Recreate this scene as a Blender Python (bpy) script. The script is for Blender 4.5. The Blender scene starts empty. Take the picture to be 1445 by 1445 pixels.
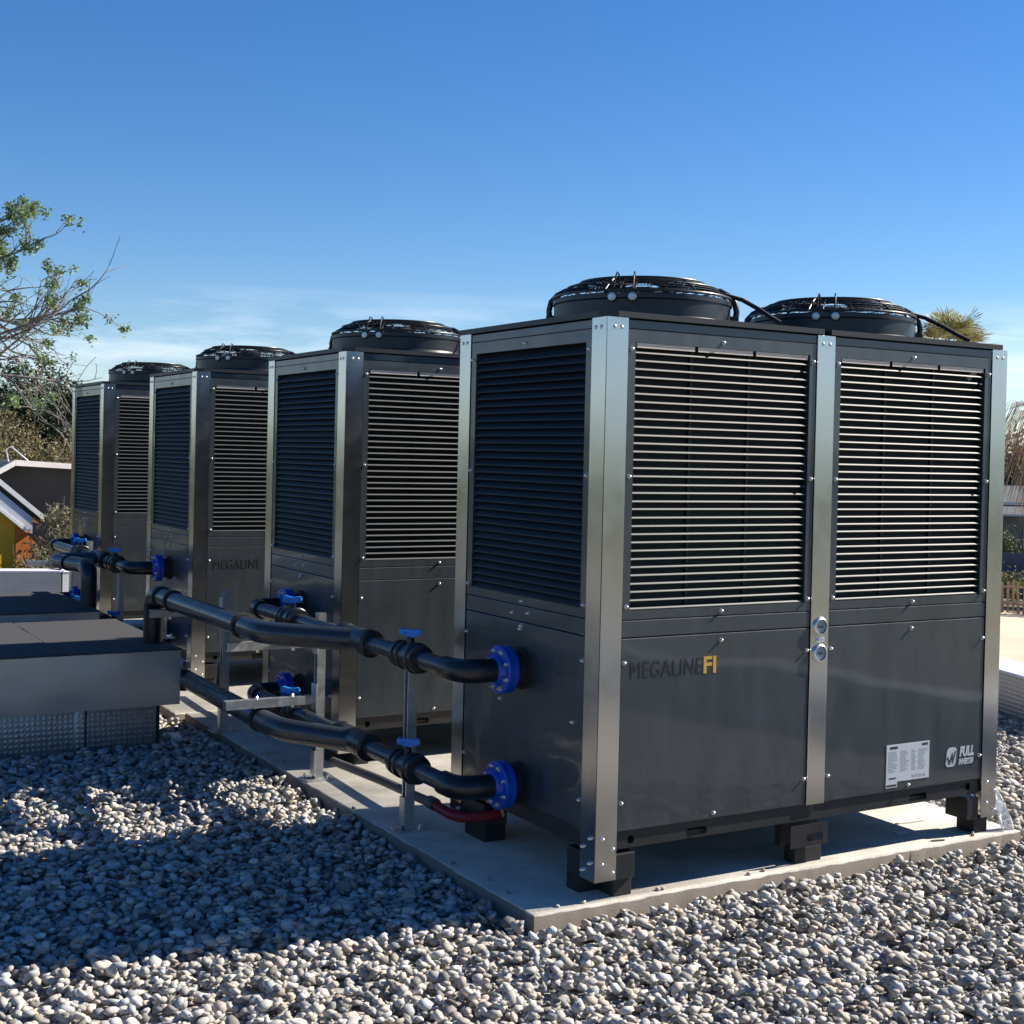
import bpy, bmesh, math, random
import numpy as np
from mathutils import Vector, Matrix
from mathutils.geometry import tessellate_polygon
R = math.radians
scene = bpy.context.scene
col = scene.collection

# ------------------------------------------------------------------ camera
cam_d = bpy.data.cameras.new('camera')
cam = bpy.data.objects.new('camera', cam_d)
col.objects.link(cam)
scene.camera = cam
r_ = Vector((0.8618128, -0.50671268, 0.02282432))
u_ = Vector((-0.01450613, 0.02035792, 0.99968751))
f_ = Vector((0.507019, 0.86187459, -0.01019428))
CAM = Vector((-2.757048, -4.003040, 1.601065))
m = Matrix((r_, u_, -f_)).transposed().to_4x4()
m.translation = CAM
cam.matrix_world = m
cam_d.sensor_width = 36
cam_d.lens = 1912.738 / 1445 * 36
cam_d.shift_x = 0.00505
cam_d.shift_y = -0.0424
cam_d.clip_start = 0.05
cam_d.clip_end = 3000

# ------------------------------------------------------------------ sky, sun, exposure
SUN = Vector((1.0, -0.185, 0.76)).normalized()
EL = math.asin(SUN.z)
world = bpy.data.worlds.new('World')
scene.world = world
world.use_nodes = True
wn = world.node_tree.nodes
wl = world.node_tree.links
bg = wn['Background']
sky = wn.new('ShaderNodeTexSky')
sky.sky_type = 'NISHITA'
sky.sun_disc = False
sky.sun_elevation = EL
sky.sun_rotation = math.atan2(SUN.x, SUN.y)
sky.air_density = 1.0
sky.dust_density = 0.0
sky.ozone_density = 4.0
sky.altitude = 50
bg.inputs['Strength'].default_value = 0.060
# thin cloud streaks low over the horizon
tc = wn.new('ShaderNodeTexCoord')
sep = wn.new('ShaderNodeSeparateXYZ')
wl.new(tc.outputs['Generated'], sep.inputs[0])
mp = wn.new('ShaderNodeMapping')
mp.inputs['Scale'].default_value = (4.0, 4.0, 30.0)
mp.inputs['Location'].default_value = (0.35, 1.75, 0.9)
wl.new(tc.outputs['Generated'], mp.inputs[0])
nz = wn.new('ShaderNodeTexNoise')
nz.inputs['Scale'].default_value = 1.0
nz.inputs['Detail'].default_value = 7
nz.inputs['Roughness'].default_value = 0.62
wl.new(mp.outputs[0], nz.inputs['Vector'])
cr = wn.new('ShaderNodeMapRange')
cr.inputs['From Min'].default_value = 0.44
cr.inputs['From Max'].default_value = 0.70
wl.new(nz.outputs['Fac'], cr.inputs['Value'])
band = wn.new('ShaderNodeMapRange')        # fades the streaks out higher up
band.inputs['From Min'].default_value = 0.118
band.inputs['From Max'].default_value = 0.088
wl.new(sep.outputs['Z'], band.inputs['Value'])
mul = wn.new('ShaderNodeMath')
mul.operation = 'MULTIPLY'
wl.new(cr.outputs[0], mul.inputs[0])
wl.new(band.outputs[0], mul.inputs[1])
band2 = wn.new('ShaderNodeMapRange')
band2.inputs['From Min'].default_value = 0.02
band2.inputs['From Max'].default_value = 0.065
wl.new(sep.outputs['Z'], band2.inputs['Value'])
mulb = wn.new('ShaderNodeMath')
mulb.operation = 'MULTIPLY'
wl.new(mul.outputs[0], mulb.inputs[0])
wl.new(band2.outputs[0], mulb.inputs[1])
mul2 = wn.new('ShaderNodeMath')
mul2.operation = 'MULTIPLY'
mul2.inputs[1].default_value = 0.72
wl.new(mulb.outputs[0], mul2.inputs[0])
mx = wn.new('ShaderNodeMix')
mx.data_type = 'RGBA'
wl.new(mul2.outputs[0], mx.inputs['Factor'])
hsv = wn.new('ShaderNodeHueSaturation')
hsv.inputs['Saturation'].default_value = 1.27
hsv.inputs['Hue'].default_value = 0.506
wl.new(sky.outputs[0], hsv.inputs['Color'])
tint = wn.new('ShaderNodeMix')
tint.data_type = 'RGBA'
tint.blend_type = 'MULTIPLY'
tint.inputs['Factor'].default_value = 1.0
tint.inputs['B'].default_value = (0.93, 0.95, 1.01, 1)
wl.new(hsv.outputs[0], tint.inputs['A'])
wl.new(tint.outputs['Result'], mx.inputs['A'])
mx.inputs['B'].default_value = (8.6, 9.2, 10.6, 1)
wl.new(mx.outputs['Result'], bg.inputs['Color'])

sun_d = bpy.data.lights.new('sun', 'SUN')
sun_d.energy = 5.0
sun_d.angle = R(0.5)
sun_d.color = (1.0, 0.92, 0.79)
sun = bpy.data.objects.new('sun', sun_d)
sun.rotation_euler = SUN.to_track_quat('Z', 'Y').to_euler()
sun.location = (10, -2, 12)
col.objects.link(sun)
scene.view_settings.view_transform = 'Standard'
scene.view_settings.look = 'None'
scene.view_settings.exposure = 1.15
scene.view_settings.gamma = 1.0
scene.view_settings.use_curve_mapping = False
scene.render.engine = 'CYCLES'
scene.cycles.use_denoising = True
scene.cycles.max_bounces = 6
scene.cycles.sample_clamp_indirect = 6

# ------------------------------------------------------------------ materials
def new_mat(name):
    mt = bpy.data.materials.new(name)
    mt.use_nodes = True
    return mt, mt.node_tree.nodes, mt.node_tree.links, mt.node_tree.nodes['Principled BSDF']

def mat(name, c, rough=0.5, metal=0.0, coat=0.0, coat_r=0.05, var=0.0, vscale=8.0, bump=0.0, bscale=60.0, spec=0.5,
        stretch=(1, 1, 1), rvar=0.0, aniso=0.0, trans=0.0, wave=0.0):
    mt, n, l, b = new_mat(name)
    b.inputs['Base Color'].default_value = (*c, 1)
    b.inputs['Roughness'].default_value = rough
    b.inputs['Metallic'].default_value = metal
    b.inputs['Specular IOR Level'].default_value = spec
    b.inputs['Coat Weight'].default_value = coat
    b.inputs['Coat Roughness'].default_value = coat_r
    b.inputs['Anisotropic'].default_value = aniso
    if trans:
        b.inputs['Transmission Weight'].default_value = trans
    t = n.new('ShaderNodeTexCoord')
    mpn = n.new('ShaderNodeMapping')
    mpn.inputs['Scale'].default_value = stretch
    l.new(t.outputs['Object'], mpn.inputs[0])
    if var or rvar:
        a = n.new('ShaderNodeTexNoise')
        a.inputs['Scale'].default_value = vscale
        a.inputs['Detail'].default_value = 6
        a.inputs['Roughness'].default_value = 0.65
        l.new(mpn.outputs[0], a.inputs['Vector'])
        if var:
            k = n.new('ShaderNodeMix')
            k.data_type = 'RGBA'
            k.inputs['A'].default_value = (*[max(0, x * (1 - var)) for x in c], 1)
            k.inputs['B'].default_value = (*[min(1, x * (1 + var)) for x in c], 1)
            mr = n.new('ShaderNodeMapRange')
            mr.inputs['From Min'].default_value = 0.3
            mr.inputs['From Max'].default_value = 0.7
            l.new(a.outputs['Fac'], mr.inputs['Value'])
            l.new(mr.outputs[0], k.inputs['Factor'])
            l.new(k.outputs['Result'], b.inputs['Base Color'])
        if rvar:
            mr = n.new('ShaderNodeMapRange')
            mr.inputs['From Min'].default_value = 0.3
            mr.inputs['From Max'].default_value = 0.7
            mr.inputs['To Min'].default_value = max(0.02, rough - rvar)
            mr.inputs['To Max'].default_value = rough + rvar
            l.new(a.outputs['Fac'], mr.inputs['Value'])
            l.new(mr.outputs[0], b.inputs['Roughness'])
    prev = None
    if bump:
        a = n.new('ShaderNodeTexNoise')
        a.inputs['Scale'].default_value = bscale
        a.inputs['Detail'].default_value = 5
        l.new(mpn.outputs[0], a.inputs['Vector'])
        bp = n.new('ShaderNodeBump')
        bp.inputs['Strength'].default_value = bump
        bp.inputs['Distance'].default_value = 0.01
        l.new(a.outputs['Fac'], bp.inputs['Height'])
        prev = bp
        l.new(bp.outputs[0], b.inputs['Normal'])
    if wave:                                   # gentle waviness of thin sheet metal
        a = n.new('ShaderNodeTexNoise')
        a.inputs['Scale'].default_value = 3.2
        a.inputs['Detail'].default_value = 1
        l.new(t.outputs['Object'], a.inputs['Vector'])
        bp = n.new('ShaderNodeBump')
        bp.inputs['Strength'].default_value = 1.0
        bp.inputs['Distance'].default_value = wave
        l.new(a.outputs['Fac'], bp.inputs['Height'])
        if prev:
            l.new(prev.outputs[0], bp.inputs['Normal'])
        l.new(bp.outputs[0], b.inputs['Normal'])
        l.new(bp.outputs[0], b.inputs['Coat Normal'])
    return mt

M = {}
M['paint'] = mat('slate_paint', (0.029, 0.037, 0.044), 0.40, coat=0.55, coat_r=0.06, var=0.16, vscale=5, rvar=0.07, stretch=(2.2, 2.2, 0.55), wave=0.0035)
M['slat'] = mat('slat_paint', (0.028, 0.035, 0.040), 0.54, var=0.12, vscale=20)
M['slat_shaded'] = mat('slat_paint_shaded', (0.008, 0.010, 0.013), 0.5, var=0.12, vscale=20, spec=0.22)  # slat paint darkened for the left face, its shade put into the colour
M['steel'] = mat('brushed_steel', (0.60, 0.585, 0.555), 0.22, metal=1.0, var=0.05, vscale=5, rvar=0.04, wave=0.0012)
M['screw'] = mat('zinc_screw', (0.72, 0.72, 0.70), 0.3, metal=1.0)
M['black'] = mat('black_steel', (0.014, 0.015, 0.017), 0.45, var=0.3, vscale=12, bump=0.05, bscale=300)
M['rubber'] = mat('black_rubber', (0.012, 0.012, 0.013), 0.75, bump=0.15, bscale=200)
M['coil'] = mat('dark_coil', (0.012, 0.016, 0.016), 0.7, var=0.5, vscale=40, stretch=(1, 1, 0.02))
M['tan'] = mat('lit_rail_tan', (0.62, 0.52, 0.42), 0.6, var=0.15)  # pale tan stands in for light on the metal inside the opening
M['shroud'] = mat('fan_plastic', (0.007, 0.009, 0.013), 0.36, var=0.2, vscale=6)
M['wire'] = mat('guard_wire', (0.015, 0.016, 0.018), 0.35)
M['pvc'] = mat('dark_pvc', (0.024, 0.028, 0.036), 0.27, var=0.15, vscale=9, rvar=0.08)
M['pvc_dark'] = mat('black_pvc', (0.009, 0.010, 0.014), 0.33, var=0.2, vscale=9)
M['blue'] = mat('blue_coated_iron', (0.004, 0.055, 0.40), 0.32, var=0.18, vscale=14, bump=0.08, bscale=120)
M['handle'] = mat('blue_plastic', (0.015, 0.22, 0.66), 0.4)
M['galv'] = mat('galvanised', (0.52, 0.53, 0.54), 0.38, metal=0.85, var=0.15, vscale=30, rvar=0.1)
M['sheet'] = mat('grey_sheet', (0.42, 0.44, 0.45), 0.33, metal=0.75, var=0.06, vscale=2.5, rvar=0.06, wave=0.012)
M['red'] = mat('red_hose', (0.22, 0.012, 0.015), 0.45)
M['conduit'] = mat('grey_conduit', (0.06, 0.06, 0.06), 0.5, var=0.2)
M['ink'] = mat('dark_ink', (0.012, 0.014, 0.016), 0.5)
M['gold'] = mat('gold_ink', (0.62, 0.36, 0.07), 0.4, metal=0.3)
M['grey_ink'] = mat('grey_ink', (0.42, 0.45, 0.48), 0.5)
M['plate'] = mat('plate_white', (0.50, 0.53, 0.56), 0.35, var=0.04)
M['plate_ink'] = mat('plate_ink', (0.30, 0.32, 0.35), 0.5)
M['plate_dark'] = mat('plate_dark', (0.03, 0.035, 0.045), 0.5)
M['glass'] = mat('dial', (0.20, 0.26, 0.30), 0.1, coat=1.0)
M['white'] = mat('white_board', (0.78, 0.78, 0.76), 0.5, var=0.06)
M['wall_dark'] = mat('dark_wall', (0.036, 0.047, 0.058), 0.7, var=0.2, vscale=2)
M['lilac'] = mat('pale_sheet', (0.55, 0.56, 0.66), 0.55, var=0.08)
M['yellow'] = mat('yellow_wall', (0.78, 0.42, 0.02), 0.6, var=0.12, vscale=3)
M['orange'] = mat('orange_wall', (0.60, 0.17, 0.02), 0.6, var=0.2, vscale=4)
M['bark'] = mat('bark', (0.12, 0.095, 0.075), 0.85, var=0.35, vscale=9, bump=0.5, bscale=25)
M['twig'] = mat('grey_twig', (0.16, 0.14, 0.13), 0.8, var=0.3)
M['wood'] = mat('fence_wood', (0.36, 0.25, 0.15), 0.8, var=0.3, vscale=5)
M['rooftile'] = mat('grey_roof', (0.10, 0.105, 0.11), 0.7, var=0.2, vscale=3)
M['render'] = mat('wall_render', (0.17, 0.16, 0.15), 0.85, var=0.2, vscale=2)
M['blue_tarp'] = mat('blue_tarp', (0.03, 0.05, 0.10), 0.5, var=0.3)
M['film'] = mat('plastic_film', (0.75, 0.78, 0.82), 0.3, spec=0.6)
M['film'].node_tree.nodes['Principled BSDF'].inputs['Alpha'].default_value = 0.55
M['paper'] = mat('paper_scrap', (0.62, 0.60, 0.55), 0.8)

def leaf_mat(name, c1, c2, rough=0.55):
    mt, n, l, b = new_mat(name)
    at = n.new('ShaderNodeAttribute')
    at.attribute_name = 'tint'
    k = n.new('ShaderNodeMix')
    k.data_type = 'RGBA'
    k.inputs['A'].default_value = (*c1, 1)
    k.inputs['B'].default_value = (*c2, 1)
    l.new(at.outputs['Fac'], k.inputs['Factor'])
    l.new(k.outputs['Result'], b.inputs['Base Color'])
    b.inputs['Roughness'].default_value = rough
    tr = n.new('ShaderNodeBsdfTranslucent')
    l.new(k.outputs['Result'], tr.inputs['Color'])
    ms = n.new('ShaderNodeMixShader')
    ms.inputs[0].default_value = 0.3
    l.new(b.outputs[0], ms.inputs[1])
    l.new(tr.outputs[0], ms.inputs[2])
    l.new(ms.outputs[0], n['Material Output'].inputs['Surface'])
    return mt
M['leaf_grey'] = leaf_mat('silvery_leaf', (0.085, 0.14, 0.055), (0.20, 0.28, 0.12))
M['leaf_dark'] = leaf_mat('evergreen_leaf', (0.010, 0.020, 0.009), (0.034, 0.056, 0.020))
M['leaf_dry'] = leaf_mat('dry_leaf', (0.10, 0.085, 0.04), (0.22, 0.18, 0.08))
M['leaf_olive'] = leaf_mat('olive_leaf', (0.10, 0.10, 0.05), (0.26, 0.25, 0.15))
M['leaf_hedge'] = leaf_mat('hedge_leaf', (0.08, 0.10, 0.03), (0.22, 0.22, 0.07))
M['leaf_palm'] = leaf_mat('palm_leaf', (0.16, 0.17, 0.06), (0.42, 0.38, 0.19))
M['leaf_dead'] = leaf_mat('dead_palm_leaf', (0.20, 0.13, 0.09), (0.42, 0.30, 0.22))
M['leaf_far'] = leaf_mat('far_leaf', (0.035, 0.055, 0.022), (0.10, 0.12, 0.05))

def concrete_mat():
    mt, n, l, b = new_mat('concrete')
    t = n.new('ShaderNodeTexCoord')
    a = n.new('ShaderNodeTexNoise')
    a.inputs['Scale'].default_value = 2.3
    a.inputs['Detail'].default_value = 8
    a.inputs['Roughness'].default_value = 0.7
    l.new(t.outputs['Object'], a.inputs['Vector'])
    rp = n.new('ShaderNodeValToRGB')
    rp.color_ramp.elements[0].position = 0.3
    rp.color_ramp.elements[0].color = (0.30, 0.28, 0.245, 1)
    rp.color_ramp.elements[1].position = 0.68
    rp.color_ramp.elements[1].color = (0.60, 0.57, 0.51, 1)
    l.new(a.outputs['Fac'], rp.inputs[0])
    s = n.new('ShaderNodeTexNoise')
    s.inputs['Scale'].default_value = 140
    s.inputs['Detail'].default_value = 3
    l.new(t.outputs['Object'], s.inputs['Vector'])
    k = n.new('ShaderNodeMix')
    k.data_type = 'RGBA'
    k.blend_type = 'MULTIPLY'
    k.inputs['Factor'].default_value = 0.45
    l.new(rp.outputs[0], k.inputs['A'])
    rp2 = n.new('ShaderNodeValToRGB')
    rp2.color_ramp.elements[0].position = 0.38
    rp2.color_ramp.elements[0].color = (0.45, 0.43, 0.41, 1)
    rp2.color_ramp.elements[1].position = 0.55
    l.new(s.outputs['Fac'], rp2.inputs[0])
    l.new(rp2.outputs[0], k.inputs['B'])
    # slab sides browner and darker than the top, by face normal
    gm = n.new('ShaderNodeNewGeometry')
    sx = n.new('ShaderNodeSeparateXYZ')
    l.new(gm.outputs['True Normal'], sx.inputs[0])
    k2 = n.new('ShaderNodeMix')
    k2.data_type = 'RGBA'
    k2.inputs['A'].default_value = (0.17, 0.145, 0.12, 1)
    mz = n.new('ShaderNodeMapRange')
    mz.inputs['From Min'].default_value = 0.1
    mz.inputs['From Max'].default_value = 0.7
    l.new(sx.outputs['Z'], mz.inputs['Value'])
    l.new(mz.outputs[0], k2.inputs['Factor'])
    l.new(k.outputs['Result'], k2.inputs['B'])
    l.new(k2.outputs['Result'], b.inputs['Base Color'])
    b.inputs['Roughness'].default_value = 0.88
    bp = n.new('ShaderNodeBump')
    bp.inputs['Strength'].default_value = 0.35
    bp.inputs['Distance'].default_value = 0.004
    l.new(s.outputs['Fac'], bp.inputs['Height'])
    l.new(bp.outputs[0], b.inputs['Normal'])
    return mt
M['concrete'] = concrete_mat()

def pebble_mat():
    mt, n, l, b = new_mat('river_pebble')
    at = n.new('ShaderNodeAttribute')
    at.attribute_name = 'pcol'
    t = n.new('ShaderNodeTexCoord')
    a = n.new('ShaderNodeTexNoise')
    a.inputs['Scale'].default_value = 130
    a.inputs['Detail'].default_value = 4
    a.inputs['Roughness'].default_value = 0.7
    l.new(t.outputs['Object'], a.inputs['Vector'])
    rp = n.new('ShaderNodeValToRGB')
    rp.color_ramp.elements[0].position = 0.3
    rp.color_ramp.elements[0].color = (0.62, 0.60, 0.58, 1)
    rp.color_ramp.elements[1].position = 0.62
    l.new(a.outputs['Fac'], rp.inputs[0])
    k = n.new('ShaderNodeMix')
    k.data_type = 'RGBA'
    k.blend_type = 'MULTIPLY'
    k.inputs['Factor'].default_value = 0.8
    l.new(at.outputs['Color'], k.inputs['A'])
    l.new(rp.outputs[0], k.inputs['B'])
    l.new(k.outputs['Result'], b.inputs['Base Color'])
    b.inputs['Roughness'].default_value = 0.72
    b.inputs['Specular IOR Level'].default_value = 0.3
    bp = n.new('ShaderNodeBump')
    bp.inputs['Strength'].default_value = 0.3
    bp.inputs['Distance'].default_value = 0.003
    l.new(a.outputs['Fac'], bp.inputs['Height'])
    l.new(bp.outputs[0], b.inputs['Normal'])
    return mt
M['pebble'] = pebble_mat()

def roof_mat():                       # gravel too far from the camera to tell the stones apart
    mt, n, l, b = new_mat('gravel_bed')
    t = n.new('ShaderNodeTexCoord')
    v = n.new('ShaderNodeTexVoronoi')
    v.inputs['Scale'].default_value = 30
    l.new(t.outputs['Object'], v.inputs['Vector'])
    rp = n.new('ShaderNodeValToRGB')
    rp.color_ramp.elements[0].color = (0.16, 0.15, 0.14, 1)
    rp.color_ramp.elements[1].color = (0.38, 0.36, 0.33, 1)
    sp = n.new('ShaderNodeSeparateColor')
    l.new(v.outputs['Color'], sp.inputs[0])
    l.new(sp.outputs[0], rp.inputs[0])
    l.new(rp.outputs[0], b.inputs['Base Color'])
    b.inputs['Roughness'].default_value = 0.9
    bp = n.new('ShaderNodeBump')
    bp.invert = True
    bp.inputs['Distance'].default_value = 0.03
    l.new(v.outputs['Distance'], bp.inputs['Height'])
    l.new(bp.outputs[0], b.inputs['Normal'])
    return mt
M['gravel_bed'] = roof_mat()
M['bed'] = mat('dark_bed', (0.10, 0.095, 0.09), 0.95)

def membrane_mat(name, c, emboss=70.0):
    """silver faced roofing membrane with a pressed grid"""
    mt, n, l, b = new_mat(name)
    t = n.new('ShaderNodeTexCoord')
    hs = []
    for d in ('X', 'Z'):
        w = n.new('ShaderNodeTexWave')
        w.bands_direction = d
        w.inputs['Scale'].default_value = emboss / 3.14 / 2
        w.inputs['Distortion'].default_value = 0.5
        w.inputs['Detail'].default_value = 2
        l.new(t.outputs['Object'], w.inputs['Vector'])
        hs.append(w)
    mlt = n.new('ShaderNodeMath')
    mlt.operation = 'MULTIPLY'
    l.new(hs[0].outputs['Fac'], mlt.inputs[0])
    l.new(hs[1].outputs['Fac'], mlt.inputs[1])
    a = n.new('ShaderNodeTexNoise')
    a.inputs['Scale'].default_value = 7
    a.inputs['Detail'].default_value = 7
    l.new(t.outputs['Object'], a.inputs['Vector'])
    k = n.new('ShaderNodeMix')
    k.data_type = 'RGBA'
    k.inputs['A'].default_value = (*[x * 0.6 for x in c], 1)
    k.inputs['B'].default_value = (*c, 1)
    l.new(a.outputs['Fac'], k.inputs['Factor'])
    k3 = n.new('ShaderNodeMix')
    k3.data_type = 'RGBA'
    k3.blend_type = 'MULTIPLY'
    k3.inputs['Factor'].default_value = 0.33
    l.new(k.outputs['Result'], k3.inputs['A'])
    l.new(mlt.outputs[0], k3.inputs['B'])
    l.new(k3.outputs['Result'], b.inputs['Base Color'])
    b.inputs['Metallic'].default_value = 0.7
    b.inputs['Roughness'].default_value = 0.38
    bp = n.new('ShaderNodeBump')
    bp.inputs['Strength'].default_value = 0.6
    bp.inputs['Distance'].default_value = 0.003
    l.new(mlt.outputs[0], bp.inputs['Height'])
    l.new(bp.outputs[0], b.inputs['Normal'])
    return mt
M['membrane'] = membrane_mat('silver_membrane', (0.62, 0.64, 0.67))
M['felt'] = mat('slate_felt', (0.050, 0.050, 0.053), 0.85, var=0.5, vscale=160, bump=0.5, bscale=260, spec=0.3)
M['ground'] = mat('dry_grassland', (0.095, 0.095, 0.055), 0.95, var=0.35, vscale=0.25, bump=0.3, bscale=3)
M['sand'] = mat('sandy_yard', (0.50, 0.42, 0.31), 0.95, var=0.14, vscale=0.25, bump=0.3, bscale=3)

# ------------------------------------------------------------------ mesh helpers
def finish(bm, name, angle=16):
    bmesh.ops.recalc_face_normals(bm, faces=bm.faces[:])
    me = bpy.data.meshes.new(name)
    bm.to_mesh(me)
    bm.free()
    me.shade_smooth()
    me.set_sharp_from_angle(angle=R(angle))
    return me

def link(name, me, mt, parent=None, loc=None):
    o = bpy.data.objects.new(name, me)
    if me is not None and mt is not None and not me.materials:
        me.materials.append(mt)
    col.objects.link(o)
    if parent is not None:
        o.parent = parent
    if loc is not None:
        o.location = loc
    return o

def obj(name, bm, mt, parent=None, angle=16, loc=None):
    return link(name, finish(bm, name, angle), mt, parent, loc)

def empty(name, loc=(0, 0, 0), rz=0):
    o = bpy.data.objects.new(name, None)
    o.empty_display_size = 0.1
    o.location = loc
    o.rotation_euler.z = rz
    col.objects.link(o)
    return o

def tag(o, label=None, cat=None, group=None, kind=None):
    if label: o['label'] = label
    if cat: o['category'] = cat
    if group: o['group'] = group
    if kind: o['kind'] = kind
    return o

def copy_tree(o, parent=None):
    c = o.copy()
    col.objects.link(c)
    c.parent = parent
    for ch in [x for x in bpy.data.objects if x.parent == o]:
        copy_tree(ch, c)
    return c

def nb():
    return bmesh.new()

def box(bm, x0, x1, y0, y1, z0, z1, bev=0.0, seg=2):
    t = bmesh.new() if bev else bm
    r = bmesh.ops.create_cube(t, size=1)
    for v in r['verts']:
        v.co = Vector(((x0 + x1) / 2 + v.co.x * (x1 - x0), (y0 + y1) / 2 + v.co.y * (y1 - y0), (z0 + z1) / 2 + v.co.z * (z1 - z0)))
    if bev:
        bmesh.ops.bevel(t, geom=t.edges[:] + t.verts[:], offset=bev, segments=seg, affect='EDGES', profile=0.5)
        me = bpy.data.meshes.new('tmp')
        t.to_mesh(me)
        t.free()
        bm.from_mesh(me)
        bpy.data.meshes.remove(me)
    return bm

def prism(bm, pts, fn, t0, t1, holes=()):
    """flat outline pts (with holes) mapped by fn(a, b, t) and given thickness t0..t1"""
    loops = [list(pts)] + [list(h) for h in holes]
    flat = [p for lp in loops for p in lp]
    tri = tessellate_polygon([[Vector((p[0], p[1], 0)) for p in lp] for lp in loops])
    A = [bm.verts.new(fn(p[0], p[1], t0)) for p in flat]
    B = [bm.verts.new(fn(p[0], p[1], t1)) for p in flat]
    for t in tri:
        if len(set(t)) < 3:
            continue
        bm.faces.new([A[i] for i in t])
        bm.faces.new([B[i] for i in reversed(t)])
    k = 0
    for lp in loops:
        n = len(lp)
        for i in range(n):
            a, b = k + i, k + (i + 1) % n
            bm.faces.new([A[a], A[b], B[b], B[a]])
        k += n
    return bm

FRONT = lambda a, b, t: (a, t, b)
LEFT = lambda a, b, t: (t, a, b)
TOP = lambda a, b, t: (a, b, t)

def rect(a0, a1, b0, b1):
    return [(a0, b0), (a1, b0), (a1, b1), (a0, b1)]

def slot(cx, cz, w, h, n=6):
    r = h / 2
    out = []
    for i in range(n + 1):
        a = -math.pi / 2 + math.pi * i / n
        out.append((cx + w / 2 - r + r * math.cos(a), cz + r * math.sin(a)))
    for i in range(n + 1):
        a = math.pi / 2 + math.pi * i / n
        out.append((cx - w / 2 + r + r * math.cos(a), cz + r * math.sin(a)))
    return out

def circ(cx, cz, r, n=16):
    return [(cx + r * math.cos(2 * math.pi * i / n), cz + r * math.sin(2 * math.pi * i / n)) for i in range(n)]

def tube(bm, pts, rad, sides=16, caps=True, closed=False):
    P = [Vector(p) for p in pts]
    n = len(P)
    rads = rad if isinstance(rad, (list, tuple)) else [rad] * n
    T = []
    for i in range(n):
        a = P[(i - 1) % n] if (closed or i > 0) else P[i]
        b = P[(i + 1) % n] if (closed or i < n - 1) else P[i]
        d = (b - a)
        T.append(d.normalized() if d.length > 1e-9 else Vector((0, 0, 1)))
    up = Vector((0, 0, 1)) if abs(T[0].z) < 0.9 else Vector((1, 0, 0))
    nrm = T[0].cross(up).normalized()
    rings = []
    for i in range(n):
        nrm = (nrm - T[i] * nrm.dot(T[i])).normalized()
        bn = T[i].cross(nrm)
        rings.append([bm.verts.new(P[i] + (nrm * math.cos(2 * math.pi * k / sides) + bn * math.sin(2 * math.pi * k / sides)) * rads[i]) for k in range(sides)])
    rng_ = range(n) if closed else range(n - 1)
    for i in rng_:
        A, B = rings[i], rings[(i + 1) % n]
        for k in range(sides):
            bm.faces.new([A[k], A[(k + 1) % sides], B[(k + 1) % sides], B[k]])
    if caps and not closed:
        bm.faces.new(rings[0][::-1])
        bm.faces.new(rings[-1])
    return bm

def lathe(bm, prof, c, axis='Z', n=32, cap=True):
    """profile [(r, h)] turned around an axis through c"""
    c = Vector(c)
    ax = {'X': (Vector((1, 0, 0)), Vector((0, 1, 0)), Vector((0, 0, 1))), 'Y': (Vector((0, 1, 0)), Vector((0, 0, 1)), Vector((1, 0, 0))), 'Z': (Vector((0, 0, 1)), Vector((1, 0, 0)), Vector((0, 1, 0)))}[axis]
    rings = []
    for r, h in prof:
        rings.append([bm.verts.new(c + ax[0] * h + (ax[1] * math.cos(2 * math.pi * k / n) + ax[2] * math.sin(2 * math.pi * k / n)) * r) for k in range(n)])
    for A, B in zip(rings, rings[1:]):
        for k in range(n):
            bm.faces.new([A[k], A[(k + 1) % n], B[(k + 1) % n], B[k]])
    if cap:
        bm.faces.new(rings[0][::-1])
        bm.faces.new(rings[-1])
    return bm

def bend(p0, p1, p2, r, n=7):
    """points of a rounded corner p0-p1-p2"""
    p0, p1, p2 = Vector(p0), Vector(p1), Vector(p2)
    a = p1 + (p0 - p1).normalized() * r
    b = p1 + (p2 - p1).normalized() * r
    return [((1 - t) ** 2) * a + 2 * t * (1 - t) * p1 + t * t * b for t in [i / n for i in range(n + 1)]]

def text_mesh(body, size, shear=0.0, offset=0.0, xs=1.0, extrude=0.0004, spacing=1.0):
    cu = bpy.data.curves.new('lettering', 'FONT')
    cu.body = body
    cu.size = size
    cu.shear = shear
    cu.offset = offset
    cu.extrude = extrude
    cu.resolution_u = 3
    cu.space_character = spacing
    o = bpy.data.objects.new('lettering', cu)
    col.objects.link(o)
    dg = bpy.context.evaluated_depsgraph_get()
    me = bpy.data.meshes.new_from_object(o.evaluated_get(dg))
    bpy.data.objects.remove(o)
    bpy.data.curves.remove(cu)
    xsn = [v.co.x for v in me.vertices]
    x0 = min(xsn)
    for v in me.vertices:           # lay the letters upright on a face looking towards -Y
        v.co = Vector(((v.co.x - x0) * xs, -v.co.z, v.co.y))
    me.materials.clear()
    return me

# ------------------------------------------------------------------ the setting
def slab_edge(poly, step, jit, rng):
    out = []
    for (x0, y0), (x1, y1) in zip(poly, poly[1:] + poly[:1]):
        L = math.hypot(x1 - x0, y1 - y0)
        n = max(1, int(L / step))
        for i in range(n):
            t = i / n
            j = 0 if i == 0 else rng.gauss(0, jit)
            out.append((x0 + (x1 - x0) * t + j * (y1 - y0) / L, y0 + (y1 - y0) * t - j * (x1 - x0) / L))
    return out

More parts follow.
